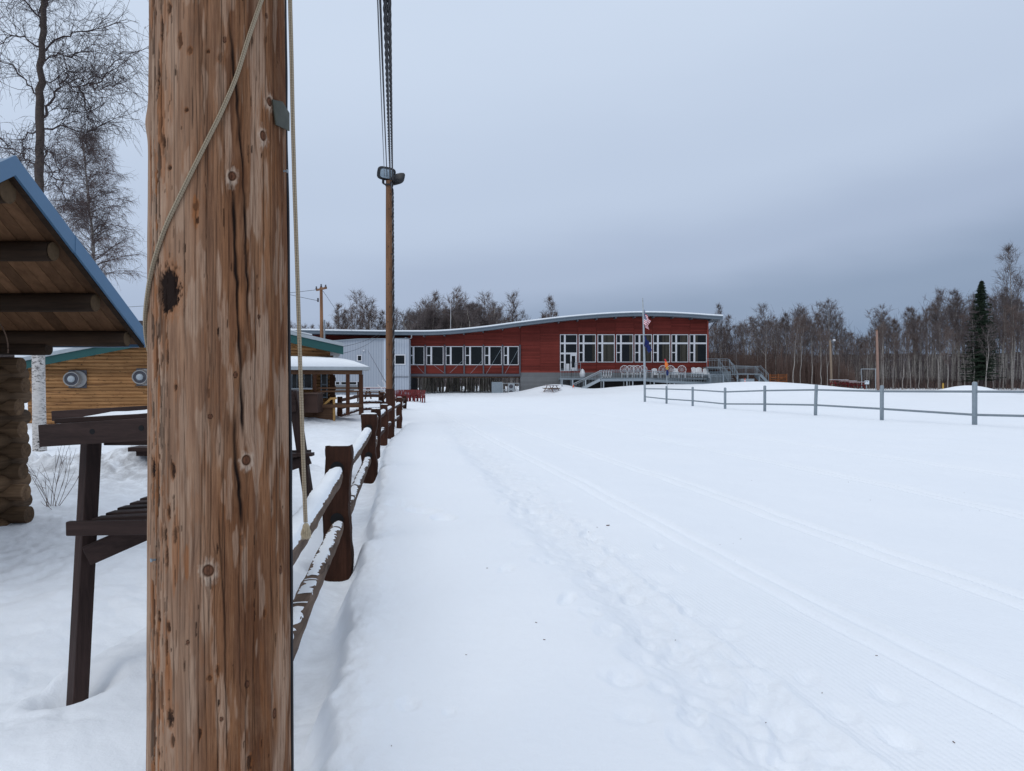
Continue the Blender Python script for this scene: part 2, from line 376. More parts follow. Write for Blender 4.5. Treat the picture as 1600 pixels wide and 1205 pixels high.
def ground(x, y, detail=True):
    x = np.asarray(x, float); y = np.asarray(y, float)
    z = .10 * (fbm(x * .16, y * .16, 3, 3) - .5) * sstep(np.hypot(x, y), 3, 12)
    z = z + .05 * (fbm(x * .8, y * .5, 4, 4) - .5) + .018 * (fbm(x * 3.1, y * 2.2, 5, 4) - .5)
    dx = x - fenceX(y); inr = sstep(y, -2, 0) * (1 - sstep(y, 25, 30))
    left = (1 - sstep(dx, -.5, -.1))
    # lumpy, trodden snow left of the fence
    z = z + left * (.26 * (fbm(x * .9 + 3, y * .8, 6, 5) - .5) + .09 * (np.abs(fbm(x * 4, y * 4, 7, 4) - .5))) * sstep(-dx, .3, 1.2)
    e = fbm(y * 2.3, x * .4, 8, 4) - .5
    tr = sstep(dx + e * .22, .10, .24); lt = sstep(-dx, .05, .45)
    z = z + inr * (-.15 * (1 - tr) * (1 - lt) + .045 * tr * np.exp(-np.maximum(dx - .2, 0) / .7))
    z = z + inr * .055 * (np.abs(fbm(x * 9, y * 7, 41, 5) - .5) - .12) * np.exp(-((dx - .16) / .16) ** 2) + inr * .03 * (fbm(x * 13, y * 11, 43, 4) - .5) * np.exp(-((dx - .3) / .2) ** 2)
    pe = -2.32 + .12 * (y - 4) + .16 * (fbm(x * 3, y * 3, 44, 4) - .5); z = z + .15 * sstep(x, pe, pe + .14) * (1 - sstep(x, -1.6, -1.25)) * sstep(y, 3.3, 4.0) * (1 - sstep(y, 5.2, 6.5))
    # soft edge of the deep snow next to the footpath
    u = x + .142 * y; z = z + .10 * (1 - sstep(u + .25 * (fbm(x * 1.4, y * .9, 9, 3) - .5), 1.05, 1.5)) * sstep(dx, 0, .4) * (1 - sstep(y, 14, 30))
    # ski tracks
    v = x + .172 * y
    for c in (3.10, 2.89, 4.62, 4.40, 7.4, 7.6, 10.2, 10.42):
        z = z - .034 * np.exp(-((v - c) / .055) ** 4) + .008 * np.exp(-((np.abs(v - c) - .085) / .02) ** 2) * (1 - sstep(y, 22, 40))
    z = z + .02 * np.exp(-((v - 2.0) / .05) ** 2) * sstep(fbm(y * .6, y * .1, 12, 2), .4, .6) * (1 - sstep(y, 6, 12))
    if detail:
        m = (np.abs(u - 1.6) < 1.3) | ((x > -1.9) & (x < 1.8) & (y > 2) & (y < 10.5)); m &= (y > 1.5) & (y < 40)
        xm = x[m]; ym = y[m]; zm = np.zeros(len(xm))
        for (cx, cy, rx, ry, h, t) in PRINTS:
            q = (np.abs(xm - cx) < .6) & (np.abs(ym - cy) < .8)
            ax = (xm[q] - cx) + t * (ym[q] - cy) * .4; r2 = (ax / rx) ** 2 + ((ym[q] - cy) / ry) ** 2
            zm[q] += -h * .75 * np.exp(-r2 ** 2.2) * (.6 + .8 * vn(xm[q] * 26, ym[q] * 20, 3)) + h * .10 * np.exp(-(np.sqrt(r2) - 1.3) ** 2 / .06)
        z = z.copy(); z[m] += zm
        z[m] += .060 * (np.abs(fbm(xm * 8, ym * 6, 21, 5) - .5) - .1) * np.exp(-((u[m] - 1.6) / .42) ** 4)
    # melt hollows round posts and legs
    for hx, hy, hr_, hd in ((-2.075, 3.53, .13, .10), (16.7, 27.05, .25, .10), (15.1, 30.5, .25, .10), (14.1, 34.8, .28, .10), (13.3, 39.4, .28, .1), (12.46, 43.8, .3, .1), (-1.53, 6.45, .17, .07), (-2.3, 12.05, .2, .07), (-3.0, 16.5, .2, .06)):
        r2 = ((x - hx) ** 2 + (y - hy) ** 2) / hr_ ** 2; z = z - hd * np.exp(-r2) + hd * .35 * np.exp(-(np.sqrt(r2) - 1.7) ** 2 / .3)
    # mounds and banks
    z = z + MOUND(x, y, -1.75, 3.05, .75, .7, .16) + MOUND(x, y, -5.6, 11.4, 2.6, 1.1, .42) + MOUND(x, y, -8.5, 10.6, 1.6, 1.0, .25)
    rg = np.exp(-((y - 11.2 - .2 * (x + 6)) / .9) ** 2) * sstep(-x, 2.6, 4.0) * (1 - sstep(-x, 9, 12))
    z = z + rg * .34 * (np.abs(fbm(x * 2.2, y * 2.6, 31, 5) - .5) * 2)
    z = z + MOUND(x, y, -8.2, 28.6, 1.6, 1.6, .42) * (0.7 + .6 * fbm(x * 2, y * 2, 33, 4))
    z = z + MOUND(x, y, -12.5, 28.8, 3.5, 1.4, .3)
    z = z + MOUND(x, y, 25, 77, 12.5, 9, 1.40) + MOUND(x, y, 46.5, 76, 3.2, 3, 1.0) + MOUND(x, y, 4.8, 86.3, 3.4, 2.4, .95) + MOUND(x, y, 14, 84, 7, 3, .55)
    z = z + .45 * sstep(y, 62, 100) * sstep(x, -2, 25) + .25 * sstep(y, 80, 89) * sstep(x, -16, -4)
    z = z + 3.0 * sstep(y, 118, 190) + 5 * sstep(np.hypot(x, y), 190, 390)
    return z
_gx = np.arange(-170, 171, 1.0); _gy = np.arange(14, 215, 1.0); _GG = ground(*np.meshgrid(_gx, _gy, indexing='ij'), detail=False)
def gz(x, y):
    if y > 15 and abs(x) < 168 and y < 212:
        i = int(x + 170); j = int(y - 14); a = x + 170 - i; b = y - 14 - j
        return float((_GG[i, j] * (1 - a) + _GG[i + 1, j] * a) * (1 - b) + (_GG[i, j + 1] * (1 - a) + _GG[i + 1, j + 1] * a) * b)
    return float(ground(np.array([float(x)]), np.array([float(y)]))[0])

def build_ground():
    th = np.radians(np.concatenate([np.linspace(-180, -46, 40)[:-1], np.linspace(-46, 46, 760), np.linspace(46, 180, 40)[1:]]))
    rr = np.concatenate([[.05, .3, .6], 1.2 * (400 / 1.2) ** np.linspace(0, 1, 900)])
    R_, T_ = np.meshgrid(rr, th, indexing='ij')
    x = (R_ * np.sin(T_)).ravel(); y = (R_ * np.cos(T_)).ravel()
    z = ground(x, y)
    nr, nt_ = R_.shape
    i = np.arange(nr * nt_).reshape(nr, nt_)
    F = np.stack([i[:-1, :-1], i[:-1, 1:], i[1:, 1:], i[1:, :-1]], -1).reshape(-1, 4)
    dirt = np.exp(-((y - 10.9 - .2 * (x + 6)) / 1.0) ** 2) * sstep(-x, 2.6, 4.0) * (1 - sstep(-x, 10, 13)) * .75
    dirt += MOUND(x, y, -7.9, 27.7, 1.1, 1.3, .9) + .12 * sstep(-(x - fenceX(y)), .3, 1.5) * sstep(y, 3, 6)
    dirt += .10 * np.exp(-((x + .142 * y - 1.6) / .4) ** 2) * (y < 40)
    dx = x - fenceX(y); dirt += .25 * np.exp(-((dx) / .14) ** 2) * (y > 1) * (y < 25)
    o = add_mesh('snow_ground', np.stack([x, y, z], 1), F, M['snow'], smooth=True, attr={'dirt': np.clip(dirt, 0, 1)})
    return tag(o, 'wide field of white snow with footprints and ski tracks', None, None, 'structure')
build_ground()

# ------------------------------------------------------------------ the near utility pole
PC = np.array((-.6357, 1.6305)); PH0 = math.atan2(-PC[1], -PC[0])          # angle of the side that faces the camera
def prad(z): return .1512 - .0056 * z
def pole_hit(px, py):
    """pixel -> (arc length from the facing line, positive to the right in the picture; height)"""
    d = np.array(((px - 800) / 1170., 1.0)); dz = (597 - py) / 1170.
    z = CAMZ + dz * 1.5
    for _ in range(4):
        r = prad(z); a = d @ d; b = -2 * (d @ PC); c = PC @ PC - r * r
        D = max(b * b - 4 * a * c, 0); t = (-b - math.sqrt(D)) / (2 * a); z = CAMZ + dz * t
    h = d * t - PC; ph = math.atan2(h[1], h[0]) - PH0
    ph = (ph + math.pi) % (2 * math.pi) - math.pi
    return ph * r, z
def pole_pt(u, z, lift=0):
    r = prad(z); a = PH0 + u / r
    return np.array((PC[0] + (r + lift) * math.cos(a), PC[1] + (r + lift) * math.sin(a), z))

MP = {}
def pole_material():
    k = NT('pole_wood'); uv = k.n('ShaderNodeTexCoord').outputs['UV']
    def mp(sx, sy): return k.n('ShaderNodeMapping', {'Vector': uv, 'Scale': (sx, sy, 1)}).outputs[0]
    g1 = k.noise(mp(1, .030), 300, 6, .75, .3); g2 = k.noise(mp(1, .05), 70, 4, .6, .5); g3 = k.noise(mp(1, .10), 16, 4, .6, .6)
    blot = k.noise(mp(1, .35), 9, 5, .62, .8)
    s = k.n('ShaderNodeSeparateColor', {0: k.attr('mask', 'Color')}); dark, pale, orange = s.outputs[0], s.outputs[1], s.outputs[2]
    knot = k.attr('knot'); halo = k.attr('halo'); left = k.attr('left')
    c = k.mix(k.ramp(g3, [(.36, 0.0), (.64, 1.0)]), (.115, .047, .022), (.275, .130, .064))
    c = k.mix(k.math('MULTIPLY', k.ramp(blot, [(.45, 0.0), (.66, 1.0)]), .36), c, (.33, .185, .105))
    c = k.mix(k.ramp(g2, [(.33, .55), (.55, 0.0)]), c, (.10, .046, .028))
    c = k.mix(k.ramp(g1, [(.38, .65), (.49, 0.0)]), c, (.060, .026, .014))
    c = k.mix(k.ramp(g1, [(.56, 0.0), (.70, .35)]), c, (.40, .25, .145))
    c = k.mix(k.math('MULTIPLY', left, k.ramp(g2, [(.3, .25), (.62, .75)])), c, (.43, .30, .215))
    c = k.mix(k.math('MULTIPLY', pale, k.ramp(g1, [(.34, .12), (.58, .70)])), c, (.43, .30, .215))
    c = k.mix(k.math('MULTIPLY', orange, k.ramp(g2, [(.3, .9), (.7, .4)])), c, (.27, .095, .028))
    c = k.mix(k.math('MULTIPLY', halo, .8), c, (.50, .385, .30))
    c = k.mix(knot, c, (.13, .055, .032))
    c = k.mix(k.math('MINIMUM', dark, 1.0), c, (.018, .011, .009))
    b = k.bump(g1, .45, .0012); b = k.bump(g2, .45, .003, b); b = k.bump(blot, .25, .004, b)
    return k.done(c, .88, b, .08)

def build_pole():
    rs = np.random.RandomState(11)
    zf = np.arange(.55, 2.56, .0019); z = np.concatenate([np.linspace(-.35, .53, 24), zf, np.linspace(2.6, 9.3, 60)])
    ph = np.concatenate([np.linspace(-math.pi, -1.75, 16)[:-1], np.linspace(-1.75, 1.75, 300), np.linspace(1.75, math.pi, 16)[1:-1]])
    Z, P = np.meshgrid(z, ph, indexing='ij'); R = prad(Z); U = P * R
    dark = np.zeros_like(Z); depth = np.zeros_like(Z); pale = np.zeros_like(Z); orange = np.zeros_like(Z); knot = np.zeros_like(Z); halo = np.zeros_like(Z)
    UW = U.copy()
    # the grain bends round each knot
    knots = [(411, 213, 6, 8), (363, 276, 6, 7), (384, 719, 7, 8), (325, 892, 8.5, 9), (352, 63, 3, 4.5), (418, 26, 3, 4.5), (421, 160, 6, 7),
             (328, 651, 4, 4), (438, 891, 4, 7), (385, 1070, 3.5, 6), (428, 1116, 4.5, 8), (368, 586, 3, 5), (405, 495, 3, 3.5), (292, 1005, 2.6, 4), (345, 1125, 3, 3.5)]
    for kx, ky, rx, ry in knots:
        u0, z0 = pole_hit(kx, ky); s = 1.5 / 1170 * .95; rx *= s; ry *= s * 1.05
        q = (np.abs(Z - z0) < .12) & (np.abs(U - u0) < .06)
        du = U[q] - u0; dz = Z[q] - z0; rr = np.sqrt((du / rx) ** 2 + (dz / ry) ** 2)
        UW[q] -= np.sign(du) * rx * 1.1 * np.exp(-(np.abs(du) / (rx * 3)) ** 2 - (dz / (ry * 4)) ** 2)
        big = rx > 5 * s
        ring = np.exp(-((rr - .92) / .16) ** 2)
        knot[q] = np.maximum(knot[q], np.clip((1 - sstep(rr, .85, 1.05)) * .85, 0, 1))
        dark[q] = np.maximum(dark[q], ring * (.62 if big else .8) + np.exp(-(rr / .35) ** 2) * .5)
        if big:
            hz = np.sqrt((du / (rx * 1.9)) ** 2 + ((dz + .2 * ry) / (ry * 2.5)) ** 2)
            halo[q] = np.maximum(halo[q], (1 - sstep(hz + .9 * (fbm(du * 260 + kx, dz * 110, 3, 3) - .5), .5, 1.1)) * sstep(rr, .95, 1.2) * .85)
            depth[q] -= .003 * np.exp(-(rr / 1.6) ** 2)
        depth[q] += .0025 * ring
    # cracks: (pixel polyline, width)
    cracks = [([(357, 0), (361, 50), (366, 100), (373.5, 193), (379.5, 256), (384.5, 365), (387, 430), (388, 520)], 1.8, 1.1),
              ([(364, 280), (369, 400), (374, 533), (377, 620), (381, 690)], 2.5, 1.25), ([(370, 640), (366, 690), (367, 722), (374, 762), (376, 830)], 2.4, 1.2),
              ([(339, 790), (345, 880), (349, 934), (351, 1035), (354, 1136), (355, 1205)], 1.1, .8), ([(374, 800), (372, 980), (376, 1100)], .8, .6),
              ([(394, 960), (396, 1080), (399, 1205)], .8, .6), ([(309, 1080), (310, 1205)], 1.0, .8), ([(362, 250), (363, 310), (366, 390)], .9, .7),
              ([(315, 0), (316, 80), (322, 300), (324, 480), (327, 560), (322, 640)], .7, .55), ([(422, 880), (426, 1000), (424, 1120)], .9, .7), ([(400, 1100), (401, 1140)], 2.2, .8), ([(418, 1080), (419, 1110)], 2.0, .7)]
    zz = z
    for pts, wd, st in cracks:
        q = np.array([pole_hit(*p) for p in pts]); o = np.argsort(q[:, 1]); q = q[o]
        uc = np.interp(zz, q[:, 1], q[:, 0]) + .0016 * (vn(zz * 40, zz * 0, 7) - .5) * 2
        m = sstep(zz, q[0, 1] - .01, q[0, 1] + .05) * (1 - sstep(zz, q[-1, 1] - .05, q[-1, 1] + .01))
        if wd > 1.2: m = m * (.55 + .6 * vn(zz * 25, zz * 0, 9))
        ww = wd * .0013 * (.7 + .6 * vn(zz * 18, zz * 0, 5))
        g = np.exp(-((U - uc[:, None]) / ww[:, None]) ** 2) * m[:, None] * st
        dark = np.maximum(dark, g); depth += .004 * g
    for i in range(240):
        u0 = rs.uniform(-.235, .235); z0 = rs.uniform(.55, 2.5); ln = rs.uniform(.05, .75); st = rs.uniform(.3, .9); wd = rs.uniform(.0007, .0012)
        a = (zz > z0) & (zz < z0 + ln); ii = np.where(a)[0]
        if len(ii) < 3: continue
        cols = np.where(np.abs(ph * .143 - u0) < .02)[0]
        if len(cols) == 0: continue
        sl = np.ix_(ii, cols); t = (zz[ii] - z0) / ln
        uc = u0 + .003 * (vn(zz[ii] * 6, zz[ii] * 0 + i, 7) - .5) * 2
        g = np.exp(-((U[sl] - uc[:, None]) / wd) ** 2) * (np.sin(np.pi * t) ** .4)[:, None] * st
        dark[sl] = np.maximum(dark[sl], g); depth[sl] += .0018 * g
    # pits and holes; dense on the left side
    holes = [(262, 453, 26, 41, 1.5), (238, 733, 8, 17, 1.2), (270, 735, 5, 13, 1), (264, 1124, 7, 15, 1), (311, 1149, 3, 9, .9), (388, 1193, 5, 12, .9), (262, 981, 4, 9, .9), (247, 965, 4, 10, .9),
             (257, 835, 3.5, 14, .9), (263, 800, 4, 12, .9), (273, 835, 4, 16, .8), (282, 65, 5, 11, .7), (265, 12, 5, 10, .9), (253, 50, 4, 22, .9), (247, 130, 4.5, 19, 1), (255, 222, 5, 10, .9), (265, 262, 4, 5, .9), (326, 81, 3, 4, .8),
             (306, 323, 5, 9, .6), (309, 345, 3, 6, .9), (345, 92, 4, 9, .6), (261, 555, 3, 22, .8), (252, 560, 3, 14, .8), (274, 605, 3, 8, .9), (378, 845, 4, 12, .5), (413, 958, 3, 7, .7), (298, 80, 5, 6, .6), (292, 172, 3, 4, .9),
             (247, 715, 3, 8, .7), (259, 870, 3, 20, .8), (258, 1010, 3, 14, .7), (339, 1050, 3, 8, .8), (326, 1061, 4, 6, .7), (268, 1160, 4, 10, .8), (246, 1180, 4, 8, .8), (430, 1000, 2.5, 12, .7)]
    H = [(pole_hit(a, b), c * .00122, d * .00128, e_) for a, b, c, d, e_ in holes]
    for i in range(420):
        if rs.rand() < .7: u0 = rs.normal(-.14, .03)
        else: u0 = rs.uniform(-.22, .22)
        H.append(((u0, rs.uniform(.6, 2.5)), rs.uniform(.0007, .0019), rs.uniform(.003, .022), rs.uniform(.4, 1.0)))
    for (u0, z0), rx, ry, st in H:
        ii = np.where(np.abs(zz - z0) < ry * 1.6)[0]; jj = np.where(np.abs(ph * prad(z0) - u0) < rx * 2)[0]
        if len(ii) == 0 or len(jj) == 0: continue
        sl = np.ix_(ii, jj); rr = np.sqrt(((U[sl] - u0) / rx) ** 2 + ((Z[sl] - z0) / ry) ** 2)
        rr = rr + (1.2 if rx < .02 else .8) * (fbm(U[sl] * 420, Z[sl] * 130, 14, 3) - .5)
        g = (1 - sstep(rr, .65, 1.05)) * st
        dark[sl] = np.maximum(dark[sl], g * (.8 + .2 * vn(U[sl] * 500, Z[sl] * 500, 3))); depth[sl] += .003 * g
        if rx > .0035: orange[sl] = np.maximum(orange[sl], (1 - sstep(rr, 1, 1.5)) * .6)
    # pale weathered patches, orange gouges
    f = fbm(U * 26, Z * 3.4, 40, 4); pale = sstep(f + .06 * (fbm(U * 150, Z * 12, 47, 3) - .5), .575, .625) * sstep(fbm(U * 9, Z * 2, 43, 3), .42, .54)
    f2 = fbm(U * 70, Z * 9, 44, 3); pale = np.maximum(pale, sstep(f2, .62, .69) * .7)
    for (a, b, c, d) in ((271, 78, 11, 78), (347, 130, 9, 60), (357, 225, 7, 60), (300, 485, 14, 50), (352, 520, 8, 60), (360, 620, 6, 50), (414, 150, 8, 40), (395, 480, 4, 90), (250, 600, 5, 300), (345, 1120, 14, 60), (390, 640, 5, 50), (320, 950, 10, 60), (300, 1100, 8, 60), (382, 880, 6, 70), (345, 700, 8, 40)):
        u0, z0 = pole_hit(a, b); rr = np.sqrt(((U - u0) / (c * .00125)) ** 2 + ((Z - z0) / (d * .0013)) ** 2) + 1.5 * (fbm(U * 150, Z * 16, 45, 4) - .5)
        pale = np.maximum(pale, (1 - sstep(rr, .6, 1.02)) * .85)
    lf = np.exp(-((U + .150) / .04) ** 2)
    fo = fbm(U * 110, Z * 10, 50, 4)
    orange = np.maximum(orange, sstep(fo + lf * .13, .655, .70) * (.25 + .75 * lf))
    gd = sstep(fbm(U * 150, Z * 12, 52, 3) + lf * .16, .71, .74) * lf
    dark = np.maximum(dark, gd * .8); depth += .003 * gd + .0012 * orange
    for (a, b, c, d) in ((275, 860, 8, 70), (290, 880, 4, 30), (252, 200, 9, 70), (306, 330, 6, 25), (262, 1080, 8, 60), (255, 520, 10, 60)):
        u0, z0 = pole_hit(a, b); rr = np.sqrt(((U - u0) / (c * .00125)) ** 2 + ((Z - z0) / (d * .0013)) ** 2) + 1.2 * (fbm(U * 160, Z * 20, 55, 4) - .5)
        orange = np.maximum(orange, (1 - sstep(rr, .75, 1.0)) * .85)
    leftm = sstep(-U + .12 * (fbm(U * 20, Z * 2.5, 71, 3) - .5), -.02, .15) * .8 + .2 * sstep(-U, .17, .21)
    relief = .0045 * (fbm(P * 2.2 + 9, Z * .9, 60, 3) - .5) + .0022 * (fbm(P * 7, Z * 1.6, 61, 3) - .5) + .0012 * (fbm(U * 90, Z * 6, 62, 3) - .5) * 2
    RR = R + relief - depth + .0016 * halo
    RR = RR + .006 * np.exp(-((U + .232) / .03) ** 2 - ((Z - (CAMZ + 400 * 1.6 / 1170)) / .03) ** 2)
    X = PC[0] + RR * np.cos(PH0 + P); Y = PC[1] + RR * np.sin(PH0 + P)
    nr, nc = Z.shape; i = np.arange(nr * nc).reshape(nr, nc); j = np.roll(i, -1, axis=1)
    F = np.stack([i[:-1], j[:-1], j[1:], i[1:]], -1).reshape(-1, 4)
    mask = np.stack([np.clip(dark, 0, 1), np.clip(pale, 0, 1), np.clip(orange, 0, 1), np.ones_like(dark)], -1).reshape(-1, 4)
    root = thing('utility_pole', 'thick knotty brown wooden pole close up in the foreground, cracked and wrapped by a rope', 'utility pole', (PC[0], PC[1], 0))
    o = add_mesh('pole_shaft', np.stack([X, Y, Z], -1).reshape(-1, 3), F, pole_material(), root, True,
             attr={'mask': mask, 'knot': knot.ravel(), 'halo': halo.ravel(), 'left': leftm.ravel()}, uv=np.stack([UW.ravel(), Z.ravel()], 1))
    tp = MB(); tp.lathe((PC[0], PC[1], 9.29), [(0, .098), (.02, .09), (.03, 0.001)], n=24); tp.build('pole_top', M['pole_far'], root)
    # bent metal tag nailed on the right side
    c = [(423, 157), (438, 160), (448, 178), (448, 206), (428, 196)]
    mb = MB(); q = [pole_hit(min(a, 446), b) for a, b in c]
    V = [pole_pt(u, z_, .004) for u, z_ in q]; V += [pole_pt(u, z_, .0065) for u, z_ in q]
    V = np.array(V); V[[2, 3, 7, 8]] += np.array((.004, -.002, 0))
    mb.add(V, [[0, 1, 2, 3, 4][::-1], [5, 6, 7, 8, 9]] + [[i_, (i_ + 1) % 5, (i_ + 1) % 5 + 5, i_ + 5] for i_ in range(5)])
    mb.build('metal_tag', simple('tag_metal', (.06, .062, .045), .5, 60, .5, .5, .3), root)
    for (a, b) in ((241, 875), (452, 268)):
        mb = MB(); u, z_ = pole_hit(min(a, 444), b); p = pole_pt(u, z_, -.002); p2 = pole_pt(u, z_, .006); mb.cyl(p, p2, .0022, .0022, 8); mb.cyl(p2, p2 + (p2 - p) * .25, .004, .004, 8)
        mb.build('nail', M['galv'], root)
build_pole()

# ropes and the black cable on the pole
def rope_mat():
    k = NT('braided_rope'); uv = k.n('ShaderNodeTexCoord').outputs['UV']
    sp = k.n('ShaderNodeSeparateXYZ', {0: uv}); a = k.math('MULTIPLY', sp.outputs[0], 2 * math.pi); l_ = k.math('MULTIPLY', sp.outputs[1], 2 * math.pi / .011)
    w1 = k.math('SINE', k.math('ADD', k.math('MULTIPLY', a, 3), l_)); w2 = k.math('SINE', k.math('SUBTRACT', k.math('MULTIPLY', a, 3), l_))
    h = k.math('MULTIPLY', w1, w2); hh = k.math('MULTIPLY_ADD', h, .5, .5)
    c = k.mix(hh, (.20, .155, .105), (.50, .42, .31)); c = k.mix(k.noise(k.coord(), 30, 4), c, (.33, .26, .18))
    return k.done(c, .85, k.bump(hh, .9, .0015), .15)
M['rope'] = rope_mat()
def rope(name, P, r, mat, parent=None, n=14, seg=.004):
    P = np.array(P, float); d = np.r_[0, np.cumsum(np.linalg.norm(np.diff(P, axis=0), axis=1))]
    t = np.linspace(0, d[-1], max(8, int(d[-1] / seg)))
    Q = np.stack([np.interp(t, d, P[:, i]) for i in range(3)], 1)
    ker = np.ones(15) / 15
    for i in range(3): 
        pad = np.r_[np.full(7, Q[0, i]), Q[:, i], np.full(7, Q[-1, i])]; Q[:, i] = np.convolve(pad, ker, 'valid')
    V, F = tubes(Q[None], np.full((1, len(Q)), r), n)
    uv = np.stack([np.tile(np.arange(n) / n, len(Q)), np.repeat(t, n)], 1)
    return add_mesh(name, V, F, mat, parent, True, uv=uv)
pts = []
for a, b in ((432, -80), (420, -35), (408, 0), (386, 66), (369.5, 123), (346, 179), (323, 226), (296, 282), (280, 316), (263, 352), (247, 399), (239, 430), (235, 455)):
    u, z_ = pole_hit(a, b); pts.append(pole_pt(u, z_, .0048))
u, z_ = pole_hit(236, 455)
for k_ in range(1, 30):
    pts.append(pole_pt(u - .0095 * k_, z_ - .014 * k_ + .00012 * k_ * k_, .0050))
ro = rope('rope', pts, .0043, M['rope'])
tag(ro, 'beige braided rope wound diagonally across the front of the thick wooden pole', 'rope')
pts = [W(a, b, 1.60) for a, b in ((453, -120), (454, 0), (456, 80), (458, 190), (460.5, 290), (464, 400), (467.5, 520), (470, 600), (473, 700), (475.5, 770), (477.5, 822))]
hr = rope('rope', pts, .0044, M['rope'])
tag(hr, 'beige rope hanging straight down beside the thick pole with a frayed end', 'rope')
hr['_o'] = [0, 0, 0]
rs = np.random.RandomState(3); B = 260; P = np.zeros((B, 5, 3)); e0 = W(477.5, 818, 1.60)
for i in range(B):
    a = rs.uniform(0, 6.28); s = rs.uniform(0, 1) ** .5 * .0115; r0 = rs.uniform(0, .0035); ln = rs.uniform(.018, .034)
    for j in range(5):
        t = j / 4.; rr = r0 + (s - r0) * t ** .8 + (.0012 if j == 1 else 0)
        P[i, j] = e0 + np.array((rr * math.cos(a), rr * math.sin(a), -ln * t)) + rs.normal(0, .0006, 3) * t
V, F = tubes(P, np.full((B, 5), .00055), 3)
add_mesh('frayed_end', V, F, simple('frayed_rope_fibre', (.56, .47, .33), .2, 60, .9, .1), hr)
pts = [W(a, b, 1.665) for a, b in ((445.5, -80), (446.5, 60), (448.5, 150), (446.5, 190), (448, 250), (449, 270), (450.5, 330), (451, 450), (452, 560), (453, 650), (454.5, 720), (453.5, 800), (455, 860), (455, 960), (455.5, 1100), (456, 1260))]
bc = rope('cable', pts, .0036, M['black'], n=8, seg=.01)
tag(bc, 'thin black cable running down the right edge of the thick wooden pole', 'cable')

# ------------------------------------------------------------------ brown split-rail fence
def rough_post(mb, x, y, z0, z1, wx, wy, seed, rz=0, slots=()):
    """rough-sawn post: a box wall of many small faces with waney edges; slots are (z, half) holes that the rails enter"""
    rs_ = np.random.RandomState(seed); nz_ = 46; per = 10
    zs = np.linspace(z0, z1, nz_); V = []
    base = []
    for i in range(per): base.append((-wx / 2 + wx * i / per, -wy / 2))
    for i in range(per): base.append((wx / 2, -wy / 2 + wy * i / per))
    for i in range(per): base.append((wx / 2 - wx * i / per, wy / 2))
    for i in range(per): base.append((-wx / 2, wy / 2 - wy * i / per))
    base = np.array(base); n = len(base)
    for zi, z_ in enumerate(zs):
        b = base.copy(); s = 1.0
        b[:, 0] += np.sign(b[:, 0]) * (np.abs(b[:, 0]) > wx * .45) * .032 * wx / .2 * (vn(z_ * 4.5 + np.sign(b[:, 0]) * 9 + seed, np.zeros(n) + seed, 2) - .55)
        b += .007 * (vn(np.arange(n) * .7, np.full(n, z_ * 22), seed)[:, None] - .5)
        cor = (np.abs(b[:, 0]) > wx * .47) & (np.abs(b[:, 1]) > wy * .47); b[cor] *= .97
        if zi >= nz_ - 2: b *= .97 if zi == nz_ - 2 else .93
        zz_ = z_ + (.012 * (vn(b[:, 0] * 30, b[:, 1] * 30, seed) - .5) if zi == nz_ - 1 else 0)
        c, s_ = math.cos(rz), math.sin(rz)
        V.append(np.stack([x + b[:, 0] * c - b[:, 1] * s_, y + b[:, 0] * s_ + b[:, 1] * c, np.full(n, z_) + (zz_ - z_)], 1))
    V = np.concatenate(V)
    F = [[i * n + j, i * n + (j + 1) % n, (i + 1) * n + (j + 1) % n, (i + 1) * n + j] for i in range(nz_ - 1) for j in range(n)]
    F += [[(nz_ - 1) * n + j for j in range(n)]]
    mb.add(V, F, rs_.rand())
